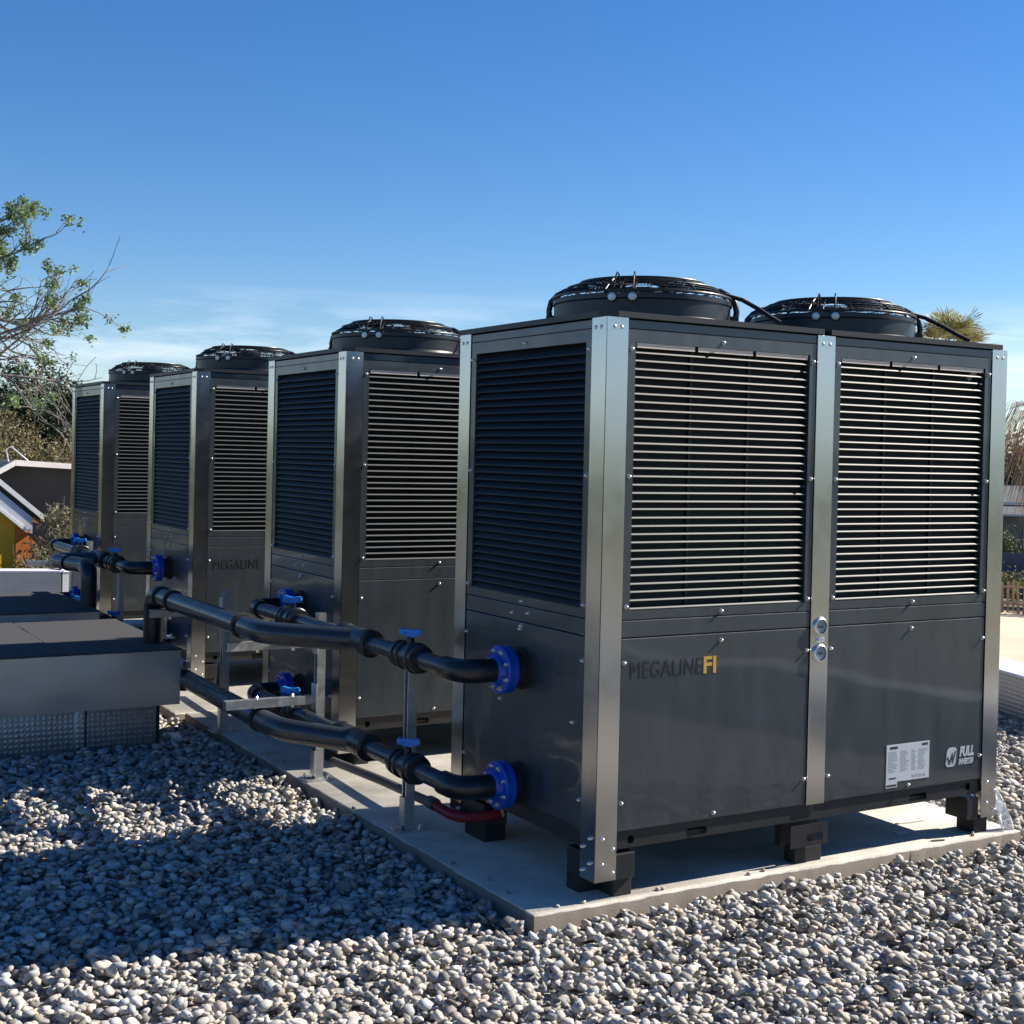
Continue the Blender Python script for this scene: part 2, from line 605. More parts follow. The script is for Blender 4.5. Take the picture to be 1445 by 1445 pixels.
def concrete_slab(name, poly, z0, z1, seed):
    rng = random.Random(seed)
    pts = slab_edge(poly, 0.035, 0.0022, rng)
    bm = nb()
    cx = sum(p[0] for p in poly) / len(poly)
    cy = sum(p[1] for p in poly) / len(poly)
    top, mid, bot = [], [], []
    for x, y in pts:
        ch = abs(rng.gauss(0.004, 0.0016)) + 0.002
        d = Vector((cx - x, cy - y)).normalized()
        # move the top rim inwards along the outline normal
        sx = 1 if x < cx else -1
        sy = 1 if y < cy else -1
        ex = ch if min(abs(x - poly[0][0]), abs(x - poly[1][0])) < 0.05 else 0
        ey = ch if min(abs(y - poly[0][1]), abs(y - poly[2][1])) < 0.05 else 0
        top.append(bm.verts.new((x + sx * ex, y + sy * ey, z1)))
        mid.append(bm.verts.new((x, y, z1 - ch * 0.9)))
        bot.append(bm.verts.new((x, y, z0)))
    n = len(pts)
    for i in range(n):
        j = (i + 1) % n
        bm.faces.new([top[i], top[j], mid[j], mid[i]])
        bm.faces.new([mid[i], mid[j], bot[j], bot[i]])
    tri = tessellate_polygon([[v.co.copy() for v in top]])
    for t in tri:
        if len(set(t)) == 3:
            bm.faces.new([top[i] for i in t])
    return tag(obj(name, bm, M['concrete'], angle=50), kind='structure')

concrete_slab('pavement', [(-0.262, -0.02), (2.235, -0.045), (2.30, 4.02), (-0.262, 4.0)], -0.2, 0.0, 3)
concrete_slab('pavement', [(-0.318, 4.008), (2.30, 4.03), (2.35, 8.9), (-0.318, 8.9)], -0.2, -0.004, 4)

GZ = -0.041                                   # level of the gravel bed
bm = nb()
prism(bm, [(-9, -9), (-1.2, -9), (1.96, -6.2), (4.62, 1.95), (7.9, 12.0), (1.5, 12.0), (0.6, 11.3), (-9, 13.6)], TOP, -0.35, GZ - 0.035)
tag(obj('roof', bm, M['gravel_bed']), kind='structure')
bm = nb()
prism(bm, rect(-900, 900, -900, 900), TOP, -3.3, -3.0)
tag(obj('ground', bm, M['ground']), kind='structure')
bm = nb()
prism(bm, [(6.5, 4.0), (20, 2.0), (38.0, 19.0), (29.0, 31.5), (14.0, 26.0)], TOP, -2.999, -2.99)
tag(obj('yard', bm, M['sand']), kind='structure')
bm = nb()
prism(bm, [(-8.9, -8.9), (-1.3, -8.9), (1.9, -6.1), (4.55, 1.95), (7.8, 11.9), (1.5, 11.9), (0.6, 11.2), (-8.9, 13.4)], TOP, -2.995, -0.352)
tag(obj('building_wall', bm, M['render']), 'rendered building body carrying the gravel roof', 'building')

# ------------------------------------------------------------------ heat pump units
W, D, H = 2.121, 1.10, 2.105
PW = 0.0945
Z_BEAM0, Z_BEAM1 = 0.175, 0.24
Z_L2, Z_L1 = 0.945, 1.010
ZO0, ZO1 = 1.045, 2.020
Z_TR0 = 2.068

def dome_screw_mesh():
    bm = nb()
    lathe(bm, [(0.0085, 0.002), (0.0085, -0.001), (0.0065, -0.0012), (0.0065, -0.006), (0.0055, -0.0095), (0.002, -0.0115)], (0, 0, 0), 'Y', 10)
    me = finish(bm, 'screw', 50)
    me.materials.append(M['screw'])
    return me
SCREW = dome_screw_mesh()
def flat_screw_mesh():
    bm = nb()
    lathe(bm, [(0.0075, 0.001), (0.0075, -0.001), (0.005, -0.0035), (0.001, -0.004)], (0, 0, 0), 'Y', 10)
    me = finish(bm, 'screw', 50)
    me.materials.append(M['galv'])
    return me
FSCREW = flat_screw_mesh()

def screw(parent, face, a, z, off=0.0, flat=False):
    o = bpy.data.objects.new('screw', FSCREW if flat else SCREW)
    col.objects.link(o)
    o.parent = parent
    if face == 'F':
        o.location = (a, off, z)
    else:
        o.location = (off, a, z)
        o.rotation_euler.z = -math.pi / 2
    return o

def slat_mesh(length, face):
    if face == 'F':
        prof = [(0.0, -0.0012), (0.0003, 0.0002), (0.0030, 0.0044), (0.0062, 0.0062), (0.030, 0.0072), (0.030, 0.0058), (0.0060, 0.0050), (0.0018, -0.0012)]
    else:
        prof = [(0.0, -0.0055), (0.0004, -0.0005), (0.0018, 0.0022), (0.0245, 0.0350), (0.0258, 0.0342), (0.0030, 0.0012), (0.0016, -0.0055)]
    bm = nb()
    n = len(prof)
    rows = []
    for s in (0, length / 3, 2 * length / 3, length):
        rows.append([bm.verts.new((s, p[0], p[1]) if face == 'F' else (p[0], s, p[1])) for p in prof])
    for A, B in zip(rows, rows[1:]):
        for k in range(n):
            bm.faces.new([A[k], A[(k + 1) % n], B[(k + 1) % n], B[k]])
    bm.faces.new(rows[0])
    bm.faces.new(rows[-1][::-1])
    me = finish(bm, 'slat', 50)
    me.materials.append(M['slat' if face == 'F' else 'slat_shaded'])
    return me

def louvre(root, face, a0, a1, o0, o1, rng):
    fn = FRONT if face == 'F' else LEFT
    bm = nb()
    prism(bm, rect(a0, a1, Z_L1 + 0.002, Z_TR0 - 0.002), fn, 0.004, 0.009, [rect(o0, o1, ZO0, ZO1)])
    # folded inner edges of the opening
    for (p, q) in (((o0 - 0.002, ZO0), (o0, ZO1)), ((o1, ZO0), (o1 + 0.002, ZO1)), ((o0, ZO0 - 0.002), (o1, ZO0)), ((o0, ZO1), (o1, ZO1 + 0.002))):
        if face == 'F':
            box(bm, p[0], q[0], 0.0092, 0.034, p[1], q[1])
        else:
            box(bm, 0.0092, 0.034, p[0], q[0], p[1], q[1])
    fr = obj('louvre_frame', bm, M['paint'], root)
    me = slat_mesh(o1 - o0 - 0.004, face)
    n = 32
    pitch = (ZO1 - ZO0 - 0.012) / n
    for i in range(n):
        o = bpy.data.objects.new('slat', me)
        col.objects.link(o)
        o.parent = fr
        z = ZO0 + 0.0045 + i * pitch + rng.gauss(0, 0.0004)
        o.location = (o0 + 0.002, 0.0068, z) if face == 'F' else (0.0068, o0 + 0.002, z)
        o.rotation_euler = (rng.gauss(0, R(0.9)), rng.gauss(0, R(0.03)), 0) if face == 'F' else (rng.gauss(0, R(0.03)), rng.gauss(0, R(0.9)), 0)
    # vertical stiffeners behind the slats
    for k in (1 / 3, 2 / 3):
        a = o0 + (o1 - o0) * k
        bm = nb()
        if face == 'F':
            box(bm, a - 0.006, a + 0.006, 0.036, 0.042, ZO0, ZO1)
        else:
            box(bm, 0.036, 0.042, a - 0.006, a + 0.006, ZO0, ZO1)
        obj('stiffener', bm, M['black'], fr)
    e = 0.016
    mid = (a0 + a1) / 2
    for a in (a0 + e, a1 - e):
        for z in (ZO0 + 0.014, (ZO0 + ZO1) / 2, ZO1 - 0.025):
            screw(fr, face, a, z, 0.004)
    for z in (Z_TR0 - 0.026, Z_L1 + 0.018):
        screw(fr, face, mid + rng.uniform(-0.02, 0.02), z, 0.004)
    return fr

def lower_panel(root, face, a0, a1, rng, holes=()):
    fn = FRONT if face == 'F' else LEFT
    bm = nb()
    if face == 'F':
        box(bm, a0, a1, 0.004, 0.022, Z_BEAM1 + 0.002, Z_L2 - 0.0015, 0.003)
    else:
        box(bm, 0.004, 0.022, a0, a1, Z_BEAM1 + 0.002, Z_L2 - 0.0015, 0.003)
    p = obj('lower_panel', bm, M['paint'], root)
    bm = nb()
    if face == 'F':
        box(bm, a0, a1, 0.004, 0.022, Z_L2 + 0.0015, Z_L1 - 0.0015, 0.003)
    else:
        box(bm, 0.004, 0.022, a0, a1, Z_L2 + 0.0015, Z_L1 - 0.0015, 0.003)
    obj('middle_rail', bm, M['paint'], root)
    mid = (a0 + a1) / 2
    screw(p, face, mid + rng.uniform(-0.02, 0.02), Z_L2 - 0.028, 0.004)
    screw(p, face, mid + rng.uniform(-0.02, 0.02), Z_BEAM1 + 0.022, 0.004)
    for a in (a0 + 0.014, a1 - 0.014):
        screw(p, face, a, 0.855, 0.004)
        screw(p, face, a, 0.345, 0.004)
    return p

def fan(root, cx, cy):
    bm = nb()
    R0 = 0.362
    prof = [(R0 + 0.03, 2.122), (R0 + 0.006, 2.138), (R0, 2.155), (R0, 2.216), (R0 + 0.006, 2.221), (R0 + 0.006, 2.237), (R0 - 0.004, 2.242), (R0 - 0.012, 2.235), (R0 - 0.016, 2.15), (R0 - 0.02, 2.124)]
    lathe(bm, prof, (0, 0, 0), 'Z', 64, cap=False)
    sh = obj('fan_shroud', bm, M['shroud'], root, loc=(cx, cy, 0))
    # wire guard: rings and radial rods welded together
    def gz(r):
        if r < 0.255:
            return 2.311
        t = (r - 0.255) / (R0 + 0.004 - 0.255)
        return 2.311 - 0.066 * t ** 1.5
    bm = nb()
    rr = 0.085
    while rr < R0:
        tube(bm, [(rr * math.cos(a), rr * math.sin(a), gz(rr)) for a in [2 * math.pi * i / 44 for i in range(44)]], 0.0017, 4, closed=True)
        rr += 0.0155
    for k in range(36):
        a = 2 * math.pi * k / 36
        tube(bm, [(r * math.cos(a), r * math.sin(a), gz(r) - 0.003) for r in (0.07, 0.17, 0.255, 0.28, 0.31, 0.34, R0 + 0.003)], 0.0017, 4)
    g = tag(obj('guard_mesh', bm, M['wire'], sh, 60), kind='stuff')
    for r, t in ((0.255, 0.0045), (R0 + 0.002, 0.0055), (0.31, 0.003)):
        bm = nb()
        tube(bm, [(r * math.cos(a), r * math.sin(a), gz(r) + 0.004) for a in [2 * math.pi * i / 56 for i in range(56)]], t, 6, closed=True)
        obj('guard_ring', bm, M['wire'], sh, 60)
    for k in range(6):
        a = 2 * math.pi * (k + 0.5) / 6
        bm = nb()
        tube(bm, [(r * math.cos(a), r * math.sin(a), gz(r) + 0.002) for r in (0.06, 0.255, 0.28, 0.32, R0)], 0.0045, 6)
        obj('guard_strut', bm, M['wire'], sh, 60)
    bm = nb()
    lathe(bm, [(0.075, 2.15), (0.085, 2.16), (0.085, 2.285), (0.065, 2.30)], (0, 0, 0), 'Z', 24)
    obj('motor', bm, M['black'], sh)
    for k in range(5):
        bm = nb()
        L = []
        for r, w, tw in ((0.08, 0.055, 0.8), (0.16, 0.09, 0.6), (0.26, 0.10, 0.45), (0.335, 0.09, 0.38)):
            row = []
            for s in (-1, 0, 1):
                row.append(bm.verts.new((r, s * w * math.cos(tw), 2.175 + s * w * math.sin(tw) * 0.55 - 0.01 * s * s)))
            L.append(row)
        for A, B in zip(L, L[1:]):
            for i in range(2):
                bm.faces.new([A[i], A[i + 1], B[i + 1], B[i]])
        bmesh.ops.solidify(bm, geom=bm.faces[:], thickness=0.004)
        b = obj('fan_blade', bm, M['shroud'], sh)
        b.rotation_euler.z = 2 * math.pi * k / 5
    # thick cable loops clipped over the rim at the sides
    for a in (R(-40), R(140)):
        bm = nb()
        d = Vector((math.cos(a), math.sin(a), 0))
        pr = [(R0 + 0.020, 2.165), (R0 + 0.024, 2.205), (R0 + 0.016, 2.242), (R0 - 0.01, 2.270), (R0 - 0.045, 2.288), (R0 - 0.085, 2.292), (R0 - 0.14, 2.304)]
        tube(bm, [d * r + Vector((0, 0, z)) for r, z in pr], 0.0125, 8)
        obj('cable_loop', bm, M['shroud'], sh, 60)
        bm = nb()
        box(bm, -0.03, 0.012, -0.02, 0.02, 2.15, 2.185, 0.004)
        o = obj('clip', bm, M['black'], sh)
        o.location = d * (R0 + 0.022)
        o.rotation_euler.z = a
    # hook clamps and round nuts facing front and back
    for a in (R(222), R(42)):
        for s in (-0.11, 0.11):
            b = a + s
            d = Vector((math.cos(b), math.sin(b), 0))
            bm = nb()
            pr = [(R0 + 0.002, 2.20), (R0 - 0.006, 2.25), (R0 - 0.03, 2.305), (R0 - 0.048, 2.326), (R0 - 0.066, 2.322), (R0 - 0.074, 2.30), (R0 - 0.072, 2.27)]
            tube(bm, [d * r + Vector((0, 0, z)) for r, z in pr], 0.0032, 6)
            obj('hook', bm, M['black'], sh, 60)
            bm = nb()
            lathe(bm, [(0.015, 0), (0.0165, 0.002), (0.0165, 0.005), (0.011, 0.0065), (0.008, 0.0065), (0.008, 0.010), (0.002, 0.010)], (0, 0, 0), 'X', 14)
            o = obj('nut', bm, M['galv'], sh)
            o.location = d * (R0 + 0.006) + Vector((0, 0, 2.224))
            o.rotation_euler.z = b
            bm = nb()
            box(bm, -0.012, 0.006, -0.022, 0.022, 2.205, 2.252, 0.003)
            o = obj('clamp', bm, M['black'], sh)
            o.location = d * (R0 - 0.004)
            o.rotation_euler.z = b
    return sh

def build_unit():
    rng = random.Random(11)
    root = empty('heat_pump')
    # dark body behind the sheets
    bm = nb()
    box(bm, 0.045, W - 0.05, 0.045, D - 0.05, 0.2, 2.10)
    obj('coil_block', bm, M['coil'], root)
    # corner and middle posts
    def lpost(x, y, sx, sy):
        bm = nb()
        t = 0.003
        pts = [(x, y), (x + sx * PW, y), (x + sx * PW, y + sy * t), (x + sx * t, y + sy * t), (x + sx * t, y + sy * PW), (x, y + sy * PW)]
        prism(bm, pts, TOP, 0.07, H)
        e = [ed for ed in bm.edges if all(abs(v.co.x - x) < 1e-5 and abs(v.co.y - y) < 1e-5 for v in ed.verts)]
        bmesh.ops.bevel(bm, geom=e, offset=0.0022, segments=3, affect='EDGES', profile=0.5)
        return obj('corner_post', bm, M['steel'], root, 25)
    fl = lpost(0, 0, 1, 1)
    fr = lpost(W, 0, -1, 1)
    rl = lpost(0, D, 1, -1)
    lpost(W, D, -1, -1)
    for p, xs in ((fl, (0.035, 0.065)), (fr, (W - 0.065, W - 0.03))):
        for x in xs:
            screw(p, 'F', x, H - 0.035, 0, True)
    for p, ys in ((fl, (0.035, 0.07)), (rl, (D - 0.065, D - 0.03))):
        for y in ys:
            screw(p, 'L', y, H - 0.035, 0, True)
    for x, z in ((0.03, 0.225), (0.077, 0.185), (0.03, 0.135), (0.077, 0.10)):
        screw(fl, 'F', x, z)
        screw(fl, 'L', x, z)
        screw(fr, 'F', W - 0.095 + x, z)
        screw(rl, 'L', D - x, z)
    bm = nb()
    box(bm, 1.011, 1.1055, 0.0, 0.0035, Z_BEAM1 - 0.002, H - 0.002, 0.0012, 2)
    mp_ = obj('middle_post', bm, M['steel'], root)
    for x in (1.04, 1.077):
        screw(mp_, 'F', x, H - 0.037, 0, True)
    # pressure gauges on the middle post
    for z in (0.946, 0.84):
        bm = nb()
        lathe(bm, [(0.036, 0.0), (0.036, -0.008), (0.032, -0.011), (0.028, -0.011), (0.028, -0.004)], (1.059, 0, z), 'Y', 24, cap=False)
        for a in (90, 215, 330):
            box(bm, 1.059 + 0.037 * math.cos(R(a)) - 0.005, 1.059 + 0.037 * math.cos(R(a)) + 0.005, -0.004, -0.0005, z + 0.037 * math.sin(R(a)) - 0.005, z + 0.037 * math.sin(R(a)) + 0.005, 0.001)
        obj('gauge_ring', bm, M['screw'], mp_)
        bm = nb()
        lathe(bm, [(0.0275, -0.0025), (0.027, -0.0045), (0.001, -0.005)], (1.059, 0, z), 'Y', 24)
        obj('gauge_dial', bm, M['glass'], mp_)
        bm = nb()
        box(bm, 1.046, 1.072, -0.0062, -0.0055, z - 0.003, z + 0.003)
        obj('gauge_needle', bm, M['plate_dark'], mp_)
    bm = nb()
    box(bm, 1.036, 1.084, -0.0012, -0.0004, 0.886, 0.905)
    lb = obj('gauge_label', bm, M['plate'], mp_)
    bm = nb()
    box(bm, 1.044, 1.066, -0.0018, -0.0014, 0.892, 0.898)
    box(bm, 1.072, 1.075, -0.0018, -0.0014, 0.891, 0.900)
    tag(obj('label_print', bm, M['plate_ink'], mp_), kind='stuff')
    # top rails between posts
    for a0, a1 in ((PW + 0.003, 1.008), (1.1085, W - PW - 0.003)):
        bm = nb()
        box(bm, a0, a1, 0.004, 0.03, Z_TR0, H - 0.004, 0.0025)
        obj('top_rail', bm, M['paint'], root)
    bm = nb()
    box(bm, 0.004, 0.03, PW + 0.003, D - PW - 0.003, Z_TR0, H - 0.004, 0.0025)
    obj('top_rail', bm, M['paint'], root)
    # louvres and lower panels
    G = 0.0035
    louvre(root, 'F', PW + G, 1.011 - G, 0.131, 0.975, rng)
    louvre(root, 'F', 1.1055 + G, W - PW - G, 1.142, 1.986, rng)
    louvre(root, 'L', PW + G, D - PW - G, 0.137, 0.962, rng)
    for a0, a1 in ((0.131, 0.975), (1.142, 1.986)):       # pale strip above the top slat, its brightness put into the colour
        for k in range(3):
            q0 = a0 + (a1 - a0) * k / 3 + 0.008
            bm = nb()
            box(bm, q0, a0 + (a1 - a0) * (k + 1) / 3 - 0.008, 0.0075, 0.0088, ZO1 - 0.019, ZO1 - 0.001)
            obj('inner_rail', bm, M['tan'], root)
    pl = lower_panel(root, 'F', PW + G, 1.011 - G, rng)
    pr = lower_panel(root, 'F', 1.1055 + G, W - PW - G, rng)
    ps = lower_panel(root, 'L', PW + G, D - PW - G, rng)
    # spare screws in the side panel
    for y, z in ((0.50, 0.985), (0.62, 0.975), (0.55, 0.93), (0.70, 0.62), (0.17, 0.62)):
        screw(ps, 'L', y, z, 0.004)
    # rear and far side sheets
    bm = nb()
    box(bm, PW + G, W - PW - G, D - 0.02, D - 0.004, Z_BEAM1, H - 0.004, 0.003)
    obj('rear_panel', bm, M['paint'], root)
    bm = nb()
    box(bm, W - 0.02, W - 0.004, PW + G, D - PW - G, Z_BEAM1, H - 0.004, 0.003)
    obj('end_panel', bm, M['paint'], root)
    # base beams with slots
    holes = [circ(0.167, 0.204, 0.016), slot(0.472, 0.197, 0.10, 0.032), slot(1.652, 0.199, 0.105, 0.032), circ(1.955, 0.212, 0.016)]
    bm = nb()
    prism(bm, rect(0.0965, W - 0.0965, Z_BEAM0, Z_BEAM1), FRONT, 0.014, 0.018, holes)
    obj('base_beam', bm, M['black'], root)
    bm = nb()
    box(bm, 0.010, 0.014, 0.0965, D - 0.0965, Z_BEAM0, Z_BEAM1)
    obj('base_beam', bm, M['black'], root)
    for y in (0.034, D - 0.04):
        bm = nb()
        box(bm, 0.02, W - 0.02, y, y + 0.02, Z_BEAM0 + 0.001, 0.199)
        obj('cross_beam', bm, M['black'], root)
    # feet: bracket and rubber pad
    def foot(x0, x1, y0, y1, px0, px1, py0, py1, slotted=False):
        bm = nb()
        if slotted:
            prism(bm, rect(x0, x1, 0.07, 0.158), FRONT, y0, y0 + 0.004, [slot((x0 + x1) / 2 + 0.03, 0.105, 0.085, 0.034)])
            box(bm, x0, x1, y0 + 0.06, y1, 0.066, 0.158)
        else:
            box(bm, x0, x1, y0, y1, 0.066, 0.160, 0.003)
        f = obj('foot', bm, M['black'], root)
        bm = nb()
        box(bm, px0, px1, py0, py1, -0.001, 0.064, 0.004)
        obj('rubber_pad', bm, M['rubber'], f)
    foot(0.006, 0.182, 0.006, 0.19, 0.10, 0.182, 0.022, 0.12)
    foot(0.94, 1.137, 0.008, 0.10, 0.985, 1.125, 0.03, 0.095, True)
    foot(1.95, 2.02, 0.008, 0.13, 2.012, 2.095, 0.022, 0.12)
    foot(0.006, 0.12, 0.82, 1.02, 0.02, 0.12, 0.83, 1.0)
    foot(0.94, 1.137, 0.9, 1.09, 0.985, 1.125, 0.92, 1.07)
    foot(1.94, 2.115, 0.9, 1.09, 2.0, 2.10, 0.92, 1.07)
    bm = nb()
    box(bm, 0.012, 0.10, 0.12, 0.2, -0.001, 0.065, 0.004)
    obj('rubber_pad', bm, M['rubber'], root)
    # lids
    for a0, a1 in ((-0.004, 1.040), (1.078, W + 0.002)):
        bm = nb()
        lo = [(a0 + (0.05 if a0 < 0 else 0), -0.006), (a1 - (0.04 if a1 > 2 else 0), -0.006), (a1 - (0.04 if a1 > 2 else 0), D + 0.006), (a0, D + 0.006), (a0, 0.05)]
        if a0 > 0:
            lo = lo[:4]
        prism(bm, lo, TOP, H + 0.001, H + 0.022)
        obj('lid', bm, M['black'], root)
    bm = nb()
    box(bm, 0.03, W - 0.04, 0.03, D - 0.03, H - 0.003, H + 0.018)
    obj('lid_base', bm, M['black'], root)
    fan(root, 0.55, 0.55)
    fan(root, 1.61, 0.55)
    # cables from the fans down to the lid edge
    for x in (0, 1.06):
        bm = nb()
        tube(bm, [(x + 0.80, 0.325, 2.272), (x + 0.845, 0.27, 2.252), (x + 0.852, 0.17, 2.205), (x + 0.84, 0.07, 2.158), (x + 0.825, 0.012, 2.137)], 0.009, 8)
        obj('fan_cable', bm, M['rubber'], root, 60)
    # pipe stubs leaving the side panel
    for z in (0.764, 0.313):
        bm = nb()
        lathe(bm, [(0.082, 0.004), (0.082, -0.006), (0.064, -0.008), (0.064, -0.055)], (0, 0.545, z), 'X', 28)
        obj('pipe_stub', bm, M['rubber'], root)
    return root, pl, pr

UY = (0.0, 2.303, 4.738, 7.180)
unit, panel_l, panel_r = build_unit()
units = [unit]
for y in UY[1:]:
    c = copy_tree(unit)
    c.location.y = y
    units.append(c)
UL = ['nearest and largest slate grey heat pump with rating plate on its right panel',
      'second heat pump from the front, its lower front panel without lettering',
      'third heat pump from the front, dark lettering half hidden on its panel',
      'farthest heat pump at the left end of the row, smallest in view']
for o, s in zip(units, UL):
    tag(o, s, 'heat pump', 'heat pumps in a row on the concrete pad')

def lettering(panel, gold):
    t = link('lettering', text_mesh('MEGALINE', 0.088, offset=-0.0006, xs=0.80, spacing=1.05), M['ink'], panel)
    w = max(v.co.x for v in t.data.vertices)
    s = 0.327 / w
    for v in t.data.vertices:
        v.co.x *= s
    t.location = (0.143, 0.0030, 0.797)
    if gold:
        t = link('gold_lettering', text_mesh('FI', 0.088, offset=0.0022, xs=0.95), M['gold'], panel)
        w = max(v.co.x for v in t.data.vertices)
        for v in t.data.vertices:
            v.co.x *= 0.06 / w
        t.location = (0.478, 0.0028, 0.797)
lettering(panel_l, True)
p3 = [o for o in bpy.data.objects if o.parent == units[2] and o.name.startswith('lower_panel')]
p3.sort(key=lambda o: o.name)
lettering(p3[0], False)
# rating plate and emblem on the nearest unit
bm = nb()
prism(bm, [(1.449, 0.258), (1.513, 0.258), (1.513, 0.281), (1.70, 0.281), (1.70, 0.436), (1.449, 0.436)], FRONT, 0.0015, 0.0035)
rp = obj('rating_plate', bm, M['plate'], panel_r)
bm = nb()
rng = random.Random(5)
for cx0, cx1 in ((1.46, 1.515), (1.53, 1.585), (1.595, 1.625), (1.635, 1.69)):
    z = 0.405
    while z > 0.32:
        box(bm, cx0, cx0 + (cx1 - cx0) * rng.uniform(0.5, 1), 0.0009, 0.0013, z, z + 0.0022)
        z -= 0.0068
for k in range(4):
    box(bm, 1.60 + k * 0.022, 1.612 + k * 0.022, 0.0009, 0.0013, 0.291, 0.302)
tag(obj('plate_print', bm, M['plate_ink'], panel_r), kind='stuff')
bm = nb()
for b in ((1.468, 1.512, 0.418, 0.428), (1.655, 1.69, 0.42, 0.43), (1.466, 1.505, 0.293, 0.299), (1.453, 1.509, 0.263, 0.271)):
    box(bm, b[0], b[1], 0.0009, 0.0013, b[2], b[3])
tag(obj('plate_heading', bm, M['plate_dark'], panel_r), kind='stuff')
bm = nb()
def rrect(cx, cz, w, h, r, sh):
    out = []
    for sx, sz, a0 in ((1, -1, -90), (1, 1, 0), (-1, 1, 90), (-1, -1, 180)):
        for i in range(5):
            a = R(a0 + 22.5 * i)
            x = cx + sx * (w / 2 - r) + r * math.cos(a)
            z = cz + sz * (h / 2 - r) + r * math.sin(a)
            out.append((x + (z - cz) * sh, z))
    return out
wv = [(1.808, 0.352), (1.816, 0.355), (1.822, 0.335), (1.833, 0.352), (1.842, 0.373), (1.846, 0.345), (1.858, 0.378), (1.865, 0.378), (1.845, 0.322), (1.838, 0.345), (1.825, 0.318)]
prism(bm, rrect(1.835, 0.352, 0.060, 0.082, 0.018, 0.12), FRONT, 0.0022, 0.0034)
obj('emblem', bm, M['grey_ink'], panel_r)
bm = nb()
prism(bm, wv, FRONT, 0.0012, 0.0021)
obj('emblem_wave', bm, M['paint'], panel_r)
for body, x, z, wd, ht, off in (('FULL', 1.886, 0.352, 0.090, 0.055, 0.0035), ('INVERTER', 1.882, 0.316, 0.093, 0.034, 0.0018)):
    t = link('lettering', text_mesh(body, ht, shear=0.2, offset=off, extrude=0.0003, spacing=1.08), M['grey_ink'], panel_r)
    w = max(v.co.x for v in t.data.vertices)
    for v in t.data.vertices:
        v.co.x *= wd / w
    t.location = (x, 0.0030, z)

# ------------------------------------------------------------------ pipework
def elbow_pipe(bm, pts, rad, sides=20):
    tube(bm, pts, rad, sides)

BOLT_ANG = [i * math.pi / 4 + math.pi / 8 for i in range(8)]
def hexbolt_mesh():
    bm = nb()
    lathe(bm, [(0.0105, 0.0), (0.0105, -0.003)], (0, 0, 0), 'X', 12)
    lathe(bm, [(0.0085, -0.003), (0.0085, -0.010), (0.007, -0.011)], (0, 0, 0), 'X', 6)
    lathe(bm, [(0.0045, -0.011), (0.004, -0.019)], (0, 0, 0), 'X', 8)
    me = finish(bm, 'bolt', 40)
    me.materials.append(M['screw'])
    return me
HEX = hexbolt_mesh()

def flange(root, y, z):
    bm = nb()
    # two iron plates with a dark gasket line, hub towards the pipe
    lathe(bm, [(0.088, -0.056), (0.093, -0.058), (0.093, -0.074), (0.090, -0.076), (0.0885, -0.077), (0.0885, -0.080), (0.090, -0.081), (0.093, -0.083), (0.093, -0.099), (0.088, -0.102), (0.062, -0.104), (0.056, -0.118), (0.048, -0.124)], (0, y, z), 'X', 40)
    f = obj('flange', bm, M['blue'], root)
    for k in range(8):
        a = BOLT_ANG[k]
        o = bpy.data.objects.new('bolt', HEX)
        col.objects.link(o)
        o.parent = f
        o.location = (-0.1015, y + 0.075 * math.cos(a), z + 0.075 * math.sin(a))
        o.rotation_euler.x = k * 0.4
    return f

def valve(root, y, z, x=-0.262):
    bm = nb()
    prof = [(0.047, -0.105), (0.056, -0.103), (0.058, -0.075), (0.050, -0.072), (0.050, -0.045), (0.060, -0.042), (0.060, -0.028), (0.052, -0.024), (0.052, 0.030), (0.062, 0.034), (0.064, 0.066), (0.058, 0.070), (0.058, 0.098), (0.047, 0.100)]
    lathe(bm, [(r, -h) for r, h in prof][::-1], (x, y, z), 'Y', 28)
    v = obj('valve', bm, M['pvc_dark'], root)
    bm = nb()
    lathe(bm, [(0.017, 0.045), (0.017, 0.075), (0.013, 0.078)], (x, y, z), 'Z', 16)
    obj('valve_stem', bm, M['pvc_dark'], v)
    bm = nb()
    out = [(-0.014, 0.074), (0.014, 0.074), (0.018, 0.086), (0.044, 0.090), (0.048, 0.098), (0.046, 0.110), (0.036, 0.114), (0.0, 0.108), (-0.036, 0.117), (-0.047, 0.113), (-0.048, 0.098), (-0.044, 0.090), (-0.018, 0.086)]
    prism(bm, out, lambda a, b, t: (x + a * 0.80 + t * 0.6, y - a * 0.60 + t * 0.8, z + b), -0.010, 0.010)
    bmesh.ops.bevel(bm, geom=bm.edges[:], offset=0.0025, segments=2, affect='EDGES')
    obj('valve_handle', bm, M['handle'], v)
    return v

